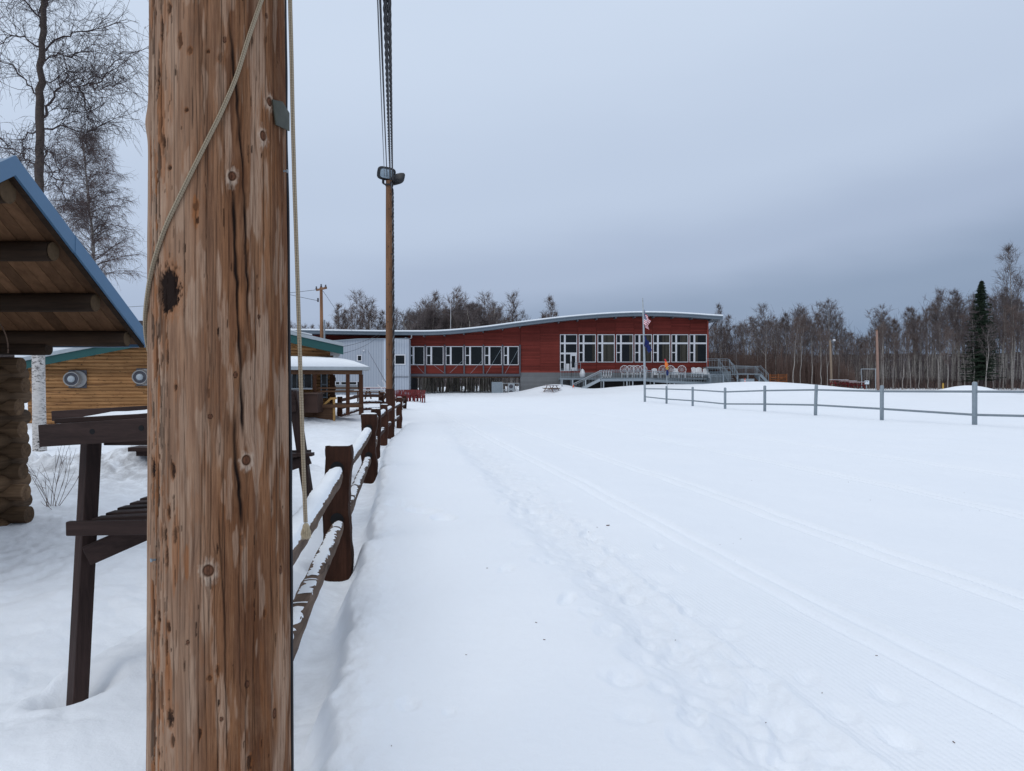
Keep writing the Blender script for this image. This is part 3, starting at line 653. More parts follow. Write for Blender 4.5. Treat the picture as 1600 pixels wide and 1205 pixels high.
def rough_rail(mb, p0, p1, w, h, seed, snow=None, cover=.7, taper=.6, thick=.014):
    p0 = np.array(p0, float); p1 = np.array(p1, float); Ln = np.linalg.norm(p1 - p0); d = (p1 - p0) / Ln
    a = np.cross(d, (0, 0, 1.)); a /= np.linalg.norm(a); b = np.cross(a, d)
    K = max(12, int(Ln / .05)); shape = [(-.5, -.25), (-.32, -.5), (.05, -.55), (.4, -.42), (.52, -.05), (.5, .22), (.36, .46), (0, .52), (-.34, .45), (-.5, .15)]
    n = len(shape); V = []; T = np.linspace(0, 1, K)
    sag = .035 * (vn(T * 1.7 + seed, T * 0, 3) - .5)
    for i, t in enumerate(T):
        en = min(t, 1 - t) * Ln; s = taper + (1 - taper) * min(1, en / .28)
        c = p0 + (p1 - p0) * t + a * sag[i] * 1.2 + b * sag[i] * .6
        for j, (u, v) in enumerate(shape):
            q = 1 + .22 * (vn(t * 7 * Ln / 3 + j * 3.1, j * 5.7 + seed, seed) - .5) + .10 * (vn(t * 40, j * 9. + seed, seed) - .5)
            V.append(c + a * u * w * s * q + b * v * h * s * q)
    V = np.array(V)
    F = [[i * n + j, i * n + (j + 1) % n, (i + 1) * n + (j + 1) % n, (i + 1) * n + j] for i in range(K - 1) for j in range(n)] + [list(range(n))[::-1], [(K - 1) * n + j for j in range(n)]]
    mb.add(V, F)
    if snow is not None:
        m = 9; KK = int(Ln / .012); VV = []; ok = []
        for i, t in enumerate(np.linspace(.03, .97, KK)):
            k0 = t * (K - 1); i0 = int(k0); f = k0 - i0; i1 = min(i0 + 1, K - 1)
            row = []
            for sidx in (4, 5, 6, 7, 8, 9): row.append(V[i0 * n + sidx] * (1 - f) + V[i1 * n + sidx] * f)
            row = np.array(row)
            nn = vn(t * Ln * 9, seed + 3., 5) * .6 + vn(t * Ln * 31, seed + 8., 6) * .4
            n2 = vn(t * Ln * 11, seed + 13., 5) * .5 + vn(t * Ln * 37, seed + 18., 6) * .5
            lo = .8 + (1 - nn) * 2.2 * (1.4 - cover); hi = 4.6 - (n2) * 1.6 * (1.4 - cover)
            for jj in range(m):
                s_ = lo + (hi - lo) * jj / (m - 1); i2 = int(min(s_, 4.999)); g = s_ - i2
                p = row[i2] * (1 - g) + row[i2 + 1] * g
                hgt = thick * (.6 + .7 * n2) * math.sin(math.pi * jj / (m - 1)) ** .5 - .003
                VV.append(p + np.array((0, 0, hgt)) + (a * .0))
            ok.append(vn(t * Ln * 5, seed + 30., 9) * .75 + vn(t * Ln * 30, seed + 31., 9) * .25 > (.58 - cover * .6) and hi - lo > .35)
        FF = [[i * m + j, i * m + j + 1, (i + 1) * m + j + 1, (i + 1) * m + j] for i in range(KK - 1) if ok[i] and ok[i + 1] for j in range(m - 1)]
        if FF: snow.add(VV, FF)
fence = thing('split_rail_fence', 'dark brown split-rail fence with snowy rails running from the thick pole along the trail', 'fence', (-1.5, 6.6, 0))
posts = [(-.87, 2.25, 1.0, .21, .13), (-1.51, 6.5, 1.0, .225, .15), (-2.31, 12.1, 1.035, .25, .16), (-3.02, 16.6, .955, .20, .14), (-3.40, 19.9, .95, .20, .14), (-3.68, 22.7, 1.34, .25, .16), (-4.05, 26.9, 1.0, .2, .14)]
for i, (x, y, h, wx, wy) in enumerate(posts):
    mb = MB(); rough_post(mb, x, y, gz(x, y) - .3, h, wx, wy, 40 + i, .08); p = mb.build('post', M['fence_wood'], fence)
    sn = MB(); V = []; g = 9
    for a in range(g):
        for b in range(g):
            u, v = a / (g - 1) - .5, b / (g - 1) - .5
            V.append((x + u * wx * .93, y + v * wy * .93, h + .006 + .010 * (1 - (2 * u) ** 4) * (1 - (2 * v) ** 4) + .004 * vn(u * 9 + i, v * 9., 3) - .008 * (abs(u) > .45 or abs(v) > .45)))
    sn.add(V, [[a * g + b, a * g + b + 1, (a + 1) * g + b + 1, (a + 1) * g + b] for a in range(g - 1) for b in range(g - 1)])
    if i != 5: sn.build('snow_cap', M['softsnow'], p, True)
for i in range(len(posts) - 1):
    x0, y0 = posts[i][:2]; x1, y1 = posts[i + 1][:2]
    for hz, cov, hh in ((.745, 1.12, .145), (.315, .55, .125)):
        mb = MB(); sn = MB()
        rough_rail(mb, (x0, y0 + .02, hz + (.03 if i == 0 else 0)), (x1 + .0, y1 - .03, hz + (.02 if hz > .5 else .0)), hh * .92, hh * .85, 60 + i * 2 + int(hz * 10), sn, cov, .6, .018 if hz > .5 else .008)
        r_ = mb.build('rail', M['rail_wood'] if i < 1 else M['fence_wood'] if i > 2 else M['rail_wood'], fence)
        if sn.V: sn.build('snow_cap', M['softsnow'], r_, True)
# dark discs stand for the shade in the slots where the rails enter the two nearest posts
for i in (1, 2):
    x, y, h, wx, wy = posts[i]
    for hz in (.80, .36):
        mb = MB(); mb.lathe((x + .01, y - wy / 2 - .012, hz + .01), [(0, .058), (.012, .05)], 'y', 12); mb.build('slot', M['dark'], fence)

# second fence, crossing behind the first
f2 = thing('split_rail_fence', 'dark brown split-rail fence in front of the log cabin porch, far end of the yard', 'fence', (-7, 36, 0))
ps = [(531, 652, 32, 620), (564.5, 643, 36, 613), (597, 640, 38, 614), (626, 641, 40.5, 622), (632.5, 637, 43, 619)]
pp = []
for i, (px, pb, Y, pt) in enumerate(ps):
    a = W(px, pt, Y); x = a[0]; mb = MB(); rough_post(mb, x, Y, gz(x, Y) - .2, a[2], .20, .16, 80 + i, 0); mb.build('post', M['fence_wood'], f2); pp.append((x, Y, a[2]))
for i in range(len(pp) - 1):
    for dz in (-.16, -.48, -.80):
        mb = MB(); sn = MB(); rough_rail(mb, (pp[i][0], pp[i][1], pp[i][2] + dz), (pp[i + 1][0], pp[i + 1][1], pp[i + 1][2] + dz), .14, .13, 90 + i, sn, .8)
        r_ = mb.build('rail', M['fence_wood'], f2)
        if sn.V and dz < -.3: sn.build('snow_cap', M['softsnow'], r_, True)

# ------------------------------------------------------------------ tall wooden benches left of and behind the pole
def build_bench():
    Y = 3.57; o = thing('workbench', 'tall dark bench with slatted lower shelf and snowy top, left of the thick pole', 'bench', (-1.9, 3.8, 0))
    mx_, mz_ = M['stain_x'], M['stain_z']
    xr = -1.36
    def X(px, Yd): return (px - 800) * Yd / 1170
    # upright that leans a little outward
    top = W(143, 684, 3.66); bot = W(118, 1125, 3.52)
    d = (bot - top); mb = MB(); mb.beam(top + np.array((0, 0, .02)), bot + d * .05, .068, .088, up=(.75, -.65, 0)); mb.build('leg', mz_, o, bevel=.004)
    top2 = W(345, 684, 3.66); mb = MB(); mb.beam(top2, (top2[0] + .03, 3.52, -.3), .068, .088, up=(.75, -.65, 0)); mb.build('leg', mz_, o, bevel=.004)
    for (bx, by) in ((.0, .55),):
        for sx_, px in ((-1, 262), (1, 338)):
            t = np.array((X(px, 3.66), 4.28, 1.24)); mb = MB(); mb.beam(t, (t[0] + .04, 4.4, -.2), .068, .088); mb.build('leg', mz_, o, bevel=.004)
    a = W(65, 681, 3.50); b_ = W(232, 670.5, 3.42); dv = (b_ - a); e_ = a + dv * ((xr - a[0]) / dv[0])
    mb = MB(); mb.beam(a, e_, .040, .103, up=(0, 0, 1)); ap = mb.build('apron', mx_, o, bevel=.003)
    for px, py in ((144.5, 674.5), (221, 669)):
        f = (px - 65) / 167.; p = a + dv * f; q = W(px, py, p[1] - .021)
        mb = MB(); mb.cyl(q + np.array((0, .004, 0)), q + np.array((0, -.004, 0)), .0125, .0125, 14); mb.build('bolt_hole_shade', M['dark'], ap)  # dark disc stands in for the shade of a bolt hole
    for q_, (pl, pt, pb_, Yd) in enumerate(((98, 653.5, 661, 3.62), (88, 642, 657.5, 4.05))):
        zt = CAMZ + (597 - pt) * Yd / 1170; zb = CAMZ + (597 - pb_) * Yd / 1170
        xl = X(pl, Yd); tilt = .058
        mb = MB(); mb.beam((xl, Yd, (zt + zb) / 2), (xr, Yd, (zt + zb) / 2 + tilt * (xr - xl)), .14 if q_ == 0 else .09, zt - zb); mb.build('top_board', mx_, o, bevel=.003)
    # lying snow between the boards
    V = []; n1, n2 = 60, 8; x0 = X(124, 3.8)
    for i in range(n1):
        t = i / (n1 - 1); x = x0 + (xr - x0) * t
        for j in range(n2):
            s = j / (n2 - 1); y = 3.60 + .42 * s
            h = .030 * min(1, t * 5) * (math.sin(math.pi * min(1, .12 + .76 * s))) ** .6 * (.7 + .6 * vn(x * 12, y * 9, 3)) - .006 * (j in (0, n2 - 1)) - .012 * (i == 0)
            V.append((x, y, 1.362 + .058 * (x - x0) + h))
    sn = MB(); sn.add(V, [[i * n2 + j, i * n2 + j + 1, (i + 1) * n2 + j + 1, (i + 1) * n2 + j][::-1] for i in range(n1 - 1) for j in range(n2 - 1)]); sn.build('snow_cap', M['softsnow'], o, True)
    mb = MB(); mb.box(X(140, 3.6), xr, 3.72, 3.96, 1.235, 1.262); mb.build('top_board', mx_, o, bevel=.003)
    # lower shelf: five slats that run along, a front rail, and a diagonal brace
    for i in range(6):
        Yd = 3.60 + .115 * i; xl = X(150, 3.6) + .004 * (i % 2)
        zz = .885 + .006 * i
        mb = MB(); mb.beam((xl + .0, Yd, zz), (xr, Yd, zz + .035), .085, .032); mb.build('slat', mx_, o, bevel=.005)
    mb = MB(); p0 = W(105, 826, 3.47); p1 = W(232, 824, 3.47); dd = p1 - p0; mb.beam(p0, p0 + dd * ((xr - p0[0]) / dd[0]), .035, .066); mb.build('shelf_rail', mx_, o, bevel=.005)
    mb = MB(); p0 = W(135, 869, 3.53); p1 = W(238, 824, 3.62); mb.beam(p0, p1 + (p1 - p0) * .9, .036, .094); mb.build('brace', mx_, o, bevel=.003)
build_bench()
def build_bench2():
    o = thing('workbench', 'tall dark brown wooden bench half hidden behind the thick pole, its leg splayed outward', 'bench', (-3, 8.2, 0))
    Y = 8.2
    mb = MB(); mb.beam(W(458, 612, Y), W(487, 812, Y), .095, .09, up=(0, 1, 0)); mb.build('leg', M['stain_z'], o)
    mb = MB(); mb.beam(W(400, 612, Y), W(371, 812, Y), .095, .09, up=(0, 1, 0)); mb.build('leg', M['stain_z'], o)
    mb = MB(); mb.beam(W(385, 638, Y - .06), W(462, 634, Y - .06), .04, .13); mb.build('apron', M['stain_x'], o)
    for i in range(3):
        mb = MB(); mb.beam(W(385, 626 - i * 5, Y + i * .16), W(463 - i, 622 - i * 5, Y + i * .16), .13, .035); mb.build('top_board', M['stain_x'], o)
    for i, (xe, yy) in enumerate(((489, 710), (478, 716), (484, 706))):
        mb = MB(); mb.beam(W(390, yy + 2, Y - .1 + i * .14), W(xe, yy, Y - .1 + i * .14), .12, .035); mb.build('slat', M['stain_x'], o)
    mb = MB(); mb.beam(W(455, 728, Y - .06), W(484, 718, Y - .06), .04, .10); mb.build('brace', M['stain_x'], o)
build_bench2()
# low bench half buried in the snow between the tall bench and the pole
lb = thing('bench', 'small dark bench end poking out of the snow, just left of the thick pole', 'bench', W(222, 715, 11))
mb = MB(); mb.beam(W(209, 701, 11), W(262, 701, 11), .35, .06); mb.build('seat', M['stain_x'], lb)
mb = MB(); mb.beam(W(215, 707, 11), W(262, 707, 11), .10, .10); mb.build('support', M['stain_x'], lb)
mb = MB(); mb.beam(W(240, 704, 11), W(240, 760, 11), .10, .10, up=(0, 1, 0)); mb.build('leg', M['stain_z'], lb)

# ------------------------------------------------------------------ log shelter with the blue metal roof, far left
def log_tube(mb, p0, p1, r, seed, n=16):
    p0 = np.array(p0, float); p1 = np.array(p1, float); K = 26; T = np.linspace(0, 1, K)
    rs_ = np.random.RandomState(seed); c = p0[None] + (p1 - p0)[None] * T[:, None]
    c = c + .018 * (np.stack([vn(T * 3 + seed, T * 0 + 1, 3), vn(T * 3 + seed, T * 0 + 5, 4), vn(T * 3 + seed, T * 0 + 9, 5)], 1) - .5)
    R_ = r * (1 + .10 * (vn(T * 4 + seed * 3, T * 0, 6) - .5)); R_[0] *= .96; R_[-1] *= .96
    mb.tube(c, R_, n, 0, rs_.rand())
M['end_grain'] = simple('log_end_grain', (.085, .053, .028), .4, 22, .8, .2)
def build_shelter():
    XR = -4.2; YR, ZR = 6.3, 3.30; YE, ZE = 8.55, 1.965; YN = 3.9; S = (ZR - ZE) / (YE - YR)
    zd = lambda y: ZR - S * abs(y - YR)                      # underside of the deck
    XL = -9.5
    o = thing('log_shelter', 'open log shelter with blue metal roof and plank soffit at the left edge', 'shelter', (-6, 7, 0))
    mb = MB(); mc = MB()
    rs_ = np.random.RandomState(2); x = XR - .03
    while x > XL:
        wd = rs_.uniform(.125, .15); r_ = rs_.rand()
        for ya, yb in ((YR, YE - .02), (YN, YR)):
            za, zb = zd(ya), zd(yb); j = rs_.uniform(-.002, .002)
            V = [(xx, yy, zz + dz + j) for dz in (0, .025) for (yy, zz) in ((ya, za), (yb, zb)) for xx in (x - wd + .006, x)]
            mb.add(V, [[0, 1, 3, 2], [4, 6, 7, 5], [0, 4, 5, 1], [2, 3, 7, 6], [0, 2, 6, 4], [1, 5, 7, 3]], r_)
        x -= wd
    rf = MB()
    for ya, yb in ((YR, YE + .0), (YN, YR)):
        za, zb = zd(ya) + .045, zd(yb) + .045
        V = [(xx, yy, zz + dz) for dz in (0, .085) for (yy, zz) in ((ya, za), (yb, zb)) for xx in (XL, XR + .005)]
        rf.add(V, [[0, 1, 3, 2], [4, 6, 7, 5], [0, 4, 5, 1], [2, 3, 7, 6], [0, 2, 6, 4], [1, 5, 7, 3]])
    roof = rf.build('roof', M['blue_metal'], o)
    mb.build('soffit', M['plank'], roof)
    sn = MB()
    for ya, yb in ((YR + .05, YE - .05), (YN, YR - .05)):
        za, zb = zd(ya) + .14, zd(yb) + .14
        V = [(xx, yy, zz + dz) for dz in (0, .03) for (yy, zz) in ((ya, za), (yb, zb)) for xx in (XL, XR - 1.5)]
        sn.add(V, [[0, 1, 3, 2], [4, 6, 7, 5], [0, 4, 5, 1], [2, 3, 7, 6], [0, 2, 6, 4], [1, 5, 7, 3]])
    # barge boards along the gable edge: two lengths with a lap joint, plus a dark drip line under them
    for (ya, yb, k_) in ((YR, YR + .86, 0), (YR + .855, YE, 1), (YN, YR, 0)):
        bb = MB(); za, zb = zd(ya), zd(yb); hh = .155
        V = [(xx, yy, zz + dz) for dz in (-.012, hh) for (yy, zz) in ((ya, za), (yb, zb)) for xx in (XR + .006 + k_ * .004, XR + .03 + k_ * .004)]
        bb.add(V, [[0, 1, 3, 2], [4, 6, 7, 5], [0, 4, 5, 1], [2, 3, 7, 6], [0, 2, 6, 4], [1, 5, 7, 3]], .55 + .2 * k_); bb.build('barge_board', M['blue_metal'], roof)
    for (ya, yb) in ((YR, YE - .01), (YN, YR)):
        bb = MB(); za, zb = zd(ya), zd(yb)
        V = [(xx, yy, zz + dz) for dz in (-.03, -.001) for (yy, zz) in ((ya, za), (yb, zb)) for xx in (XR - .045, XR + .004)]
        bb.add(V, [[0, 1, 3, 2], [4, 6, 7, 5], [0, 4, 5, 1], [2, 3, 7, 6], [0, 2, 6, 4], [1, 5, 7, 3]]); bb.build('fly_rafter', M['beam_dark'], roof)
    ev = MB(); ev.box(XL, XR, YE, YE + .03, zd(YE) - .02, zd(YE) + .13); ev.build('eave_trim', M['blue_metal'], roof)
    # log purlins
    for i, (yy, zc, r_, xe) in enumerate(((6.33, zd(6.33) - .12, .115, XR - .06), (7.02, zd(7.02) - .10, .095, XR - .10), (7.71, zd(7.71) - .10, .095, XR - .09), (8.30, zd(8.30) - .085, .085, XR - .07), (5.3, zd(5.3) - .1, .095, XR - .1), (4.4, zd(4.4) - .1, .095, XR - .1))):
        m_ = MB(); log_tube(m_, (XL, yy, zc), (xe, yy, zc), r_, 10 + i); pu = m_.build('purlin', M['beam_dark'], o, True)
        m_ = MB(); m_.lathe((xe + .001, yy + .0, zc), [(0, r_ * .93), (.006, r_ * .90), (.007, .001)], 'x', 20); m_.build('end_grain', M['end_grain'], pu)
    m_ = MB(); log_tube(m_, (XL, 8.30, 1.925), (-5.13, 8.30, 1.925), .072, 31); m_.build('wall_log', M['beam_dark'], o, True)
    # corner of crossing logs
    xc, yc, r_ = -5.52, 8.18, .092
    z = 1.74; i = 0
    while z > -.35:
        lx = MB(); log_tube(lx, (XL, yc, z), (xc + .17 + .03 * math.sin(i * 2.1) + max(0, (1.2 - z)) * .045, yc, z), r_, 50 + i); lx.build('wall_log', M['log_x'], o, True)
        ly = MB(); log_tube(ly, (xc - .02, YN, z - .117), (xc - .02, yc + .30 + .03 * math.sin(i * 1.3), z - .117), r_, 80 + i); ly.build('wall_log', M['log_y'], o, True)
        z -= .234; i += 1
    # loose cable hanging off the corner
    pts = [W(a, b, 7.7) for a, b in ((-6, 498), (2, 508), (11, 520), (14, 530), (13, 545), (12, 558))]
    rope('cable', pts, .006, simple('cable_tan', (.16, .10, .07), .2, 9), o, 6, .02)
build_shelter()

# ------------------------------------------------------------------ log cabin with the green roof trim and the snowy porch
def quad_strip_box(mb, p0, p1, y0, y1, h0, h1):
    """slanted slab between (x,z) points p0,p1 with bottom offset h0 and top offset h1"""
    (xa, za), (xb, zb) = p0, p1
    mb.prism([(xa, za + h0), (xb, zb + h0), (xb, zb + h1), (xa, za + h1)], y0, y1)
def build_cabin():
    # built in its own frame (front wall on y = 0, right front corner at the origin), then turned into place
    Y = 0.0; CX, CY, ca = -7.28, 30.0, math.radians(14.2)
    ex, ey, nx_, ny_ = math.cos(ca), math.sin(ca), -math.sin(ca), math.cos(ca)
    def P(px, py, y=0.0):
        k = (px - 800) / 1170.; bx, by = CX + nx_ * y, CY + ny_ * y       # ray x = k*Y meets the line b + u*e
        u = (k * by - bx) / (ex - k * ey); Yh = by + u * ey
        return u, CAMZ + (597 - py) * Yh / 1170.
    WL = lambda px, py, y: np.array((P(px, py, y)[0], y, P(px, py, y)[1]))
    o = thing('log_cabin', 'golden log cabin with green roof trim and snowy porch, behind the thick pole', 'cabin', (0, 0, 0))
    xl, xr = P(44, 600)[0], P(516, 600)[0]; ap = P(361, 512); le = P(44, 573); re_ = P(516, 548)
    wl = MB(); wl.prism([(xl, -.6), (xr, -.6), (xr, re_[1]), ap, (xl, le[1])], Y, Y + 9); wl.build('wall', M['cabin_log'], o)
    # half-round log courses
    mb = MB(); r_ = .066; z = -.3; i = 0
    def top(x): return le[1] + (ap[1] - le[1]) * (x - xl) / (ap[0] - xl) if x < ap[0] else re_[1] + (ap[1] - re_[1]) * (xr - x) / (xr - ap[0])
    while z < ap[1] - .1:
        a, b = xl, xr
        if z + r_ > le[1]: a = xl + (z + r_ - le[1]) / (ap[1] - le[1]) * (ap[0] - xl)
        if z + r_ > re_[1]: b = xr - (z + r_ - re_[1]) / (ap[1] - re_[1]) * (xr - ap[0])
        if b - a > .3:
            cut = [a]; rs_ = random.Random(i); x = a
            while x < b - 4: x += rs_.uniform(2.5, 5.5); cut.append(min(x, b))
            if cut[-1] < b: cut.append(b)
            for q in range(len(cut) - 1):
                if cut[q + 1] - cut[q] < .05: continue
                V = []; n = 9; K = max(2, int((cut[q + 1] - cut[q]) / .25))
                for s in np.linspace(0, 1, K):
                    x_ = cut[q] + (cut[q + 1] - cut[q]) * s
                    wob = 1 + .18 * (vn(x_ * 1.5, i * 7.7, 3) - .5)
                    for t in np.linspace(-math.pi / 2, math.pi / 2, n): V.append((x_, Y - .005 - r_ * .75 * math.cos(t) * wob, z + r_ * math.sin(t)))
                mb.add(V, [[s * n + t, s * n + t + 1, (s + 1) * n + t + 1, (s + 1) * n + t][::-1] for s in range(K - 1) for t in range(n - 1)])
        z += r_ * 2; i += 1
    mb.build('wall_log', M['cabin_log'], o, True)
    # log ends at the right-hand corner
    mb = MB(); z = .6; i = 0
    while z < re_[1] - .1:
        mb.cyl((xr - .2, Y + .02, z), (xr + .22 - .1 * (i % 2), Y + .02, z), .085, .08, 10); z += .176; i += 1
    mb.build('log_end', M['log_x'], o)
    # roof: green trim, grey edge, snow
    L0, A0, R0 = P(28, 574), P(361, 509), P(536, 548)
    roof = MB(); quad_strip_box(roof, L0, A0, Y - .55, Y + 10, .02, .22); quad_strip_box(roof, A0, R0, Y - .55, Y + 10, .02, .22); rf = roof.build('roof', M['grey_metal'], o)
    tr = MB(); quad_strip_box(tr, L0, A0, Y - .60, Y - .555, -.16, .12); quad_strip_box(tr, A0, R0, Y - .60, Y - .555, -.18, .14); tr.build('roof_trim', M['green_metal'], rf)
    g = MB(); quad_strip_box(g, L0, A0, Y - .66, Y - .56, .125, .26); quad_strip_box(g, A0, R0, Y - .66, Y - .56, .145, .28); g.build('edge_flashing', M['galv_pale'], rf)
    s = MB(); quad_strip_box(s, (L0[0] + .1, L0[1]), A0, Y - .58, Y + 10, .262, .46); quad_strip_box(s, A0, (R0[0] - 1.2, R0[1] + .30), Y - .3, Y + 10, .282, .33); s.build('snow_cap', M['softsnow'], rf)
    # two round vent fans
    for px, py in ((117.5, 592.5), (223, 589.5)):
        c = WL(px, py, Y - .11); r0 = .31
        vb = MB(); vb.box(c[0] - .22, c[0] + .38, Y - .115, Y - .08, c[2] - .33, c[2] + .33); v = vb.build('vent', M['steel_dark'], o)
        cx, cz = c[0], c[2]
        m_ = MB(); m_.lathe((cx + .09, Y - .125, cz), [(0, r0), (-.05, r0), (-.05, r0 - .03)], 'y', 28); m_.build('flange', M['vent_grey'], v, True)
        m_ = MB(); m_.lathe((cx - .02, Y - .50, cz), [(.34, r0 - .02), (.0, r0 - .06), (-.02, r0 - .045), (-.03, r0 - .065), (.02, r0 - .085)], 'y', 28, cap=False); m_.build('hood', M['vent_grey'], v, True)
        m_ = MB(); m_.lathe((cx - .02, Y - .47, cz), [(.03, r0 - .09), (0, r0 - .088), (0, .001)], 'y', 24, cap=False); m_.build('recess_shade', M['steel_dark'], v)  # dark disc puts the shade inside the hood into its colour
        m_ = MB(); m_.lathe((cx - .02, Y - .535, cz), [(.06, .13), (0, .12), (-.02, .08), (-.03, .02)], 'y', 20); m_.build('fan_cap', M['galv_pale'], v, True)
    # porch
    PY0, PY1 = Y - 2.2, Y - .1
    Pp = lambda px, py: P(px, py, PY0)
    zb = P(540, 576, PY0)[1]
    xa, xb = Pp(330, 0)[0], Pp(578, 0)[0]
    pr = MB()
    prof = [(xa, zb - .02), (xb, zb - .02)]
    pr.box(xa, xb, PY0 - .25, PY1, zb - .06, zb + .06); proof = pr.build('porch_roof', M['galv_pale'], o)
    xs = np.linspace(xa, xb - .04, 60); V = []; n2 = 12
    for ix_, x in enumerate(xs):
        px = 330 + 248 * ix_ / 59.
        h = np.interp(px, [330, 455, 530, 562, 578], [.33, .36, .30, .17, .03])
        for j in range(n2):
            t = j / (n2 - 1); y = PY0 - .22 + (PY1 - PY0 + .22) * t
            hh = h * (min(1, .35 + t * 6)) * (.93 + .14 * vn(x * 2, y * 2, 4)) + .10 * t * (px < 560)
            V.append((x, y, zb + .06 + hh))
    n = len(xs); V += [(v[0], v[1], zb + .062) for v in V]; q = n * n2
    F = [[i * n2 + j, (i + 1) * n2 + j, (i + 1) * n2 + j + 1, i * n2 + j + 1] for i in range(n - 1) for j in range(n2 - 1)]
    F += [[i * n2, i * n2 + q, (i + 1) * n2 + q, (i + 1) * n2] for i in range(n - 1)]
    F += [[(n - 1) * n2 + j, (n - 1) * n2 + j + q, (n - 1) * n2 + j + 1 + q, (n - 1) * n2 + j + 1] for j in range(n2 - 1)]
    s = MB(); s.add(V, F); s.build('snow_cap', M['softsnow'], proof, True)
    b = MB(); b.box(xa, Pp(566, 0)[0], PY0 - .05, PY0 + .1, zb - .22, zb - .062); b.build('porch_beam', M['porch_wood_x'], o)
    dz = P(520, 632, PY0)[1]
    for px, wd in ((400, .12), (492, .12), (543.5, .14), (564, .15)):
        x = Pp(px, 0)[0]; b = MB(); b.box(x - wd / 2, x + wd / 2, PY0 - .05, PY0 + .09, dz - .4, zb - .222); b.build('porch_post', M['porch_wood'], o)
    x = P(519.5, 0, Y - .7)[0]; b = MB(); b.box(x - .10, x + .10, Y - .8, Y - .6, 0, zb - .222); b.build('porch_post', M['porch_wood'], o)
    b = MB(); b.box(xa, Pp(566, 0)[0], PY0 - .1, PY1 + .0, dz - .12, dz); b.build('porch_floor', M['porch_wood_x'], o)
    b = MB(); b.box(xa, Pp(520, 0)[0], PY0 + .02, PY0 + .06, dz - .9, dz - .125); b.build('skirt', M['porch_wood_x'], o)
    for zz in (611.5, 606.5):
        z_ = P(530, zz, PY0)[1]; b = MB(); b.box(Pp(494, 0)[0], Pp(562, 0)[0], PY0 - .0, PY0 + .05, z_ - .03, z_ + .03); b.build('railing', M['porch_wood_x'], o)
    # wall windows and the glazed door under the porch
    def opening(nm, x0, x1, t, bt, bars_x, bars_z, yy=Y - .1):
        a = WL(x0, t, yy); c = WL(x1, bt, yy)
        g_ = MB(); g_.box(a[0], c[0], yy - .01, yy + .05, c[2], a[2]); f = g_.build(nm, M['glass'], o)
        fr = MB(); wd = .05
        for u in [x0] + bars_x + [x1]:
            X_ = P(u, 0, yy)[0]; fr.box(X_ - wd / 2, X_ + wd / 2, yy - .045, yy - .012, c[2] - .04, a[2] + .04)
        for v_ in [t] + bars_z + [bt]:
            Z_ = P((x0 + x1) / 2, v_, yy)[1]; fr.box(a[0] - .03, c[0] + .03, yy - .05, yy - .014, Z_ - wd / 2, Z_ + wd / 2)
        fr.build('frame', M['galv'], f)
    opening('window', 456, 472, 580, 607, [464], []); opening('window', 475, 487, 580, 606, [], [])
    opening('door', 502, 511, 582, 621, [], [601])
    # dark service counter with a pale grey front
    b = MB(); b.box(P(440, 0, -2.6)[0], P(470, 0, -2.6)[0], -3.2, -2.5, P(460, 640, -3)[1], P(460, 609, -3)[1]); b.build('counter', simple('grey_counter', (.10, .10, .11), .2, 3, .6), o)
    b = MB(); b.box(P(436, 0, -2.5)[0], P(488, 0, -2.5)[0], -2.49, -2.3, P(460, 608.5, -2.5)[1], P(460, 607, -2.5)[1]); b.build('counter_top', M['galv_pale'], o)
    o.location = (CX, CY, 0); o.rotation_euler = (0, 0, ca)
build_cabin()
db = thing('storage_box', 'dark brown wooden storage box beside the cabin porch steps', 'box', W(486, 634, 27))
mb = MB(); a = W(475, 616, 27); c = W(496, 632, 27); mb.box(a[0], c[0], 27, 27.8, c[2] - .3, a[2]); mb.build('box_body', simple('dark_box_brown', (.045, .022, .016), .3, 3), db)
mb = MB(); mb.box(a[0] - .04, c[0] + .04, 26.95, 27.85, a[2] + .002, a[2] + .05); mb.build('lid', simple('box_lid_brown', (.08, .05, .04), .3, 3), db)

hr2 = thing('handrail', 'yellow pine handrail rising from the snow to the cabin porch', 'handrail', W(505, 660, 27.9))
for a, b, wd in ((W(522, 664, 27.9), W(522, 622, 27.9), .075), (W(483.5, 668, 27.9), W(481, 656, 27.9), .06)):
    mb = MB(); mb.beam(a, b, wd, wd, up=(0, 1, 0)); mb.build('post', M['yellow_wood'], hr2)
mb = MB(); mb.beam(W(476, 659, 27.8), W(517, 623, 27.8), .06, .075, up=(0, 0, 1)); mb.build('rail', M['yellow_wood'], hr2)
mb = MB(); mb.beam(W(515.5, 623, 27.75), W(526, 622.5, 27.75), .06, .075); mb.build('rail', M['yellow_wood'], hr2)

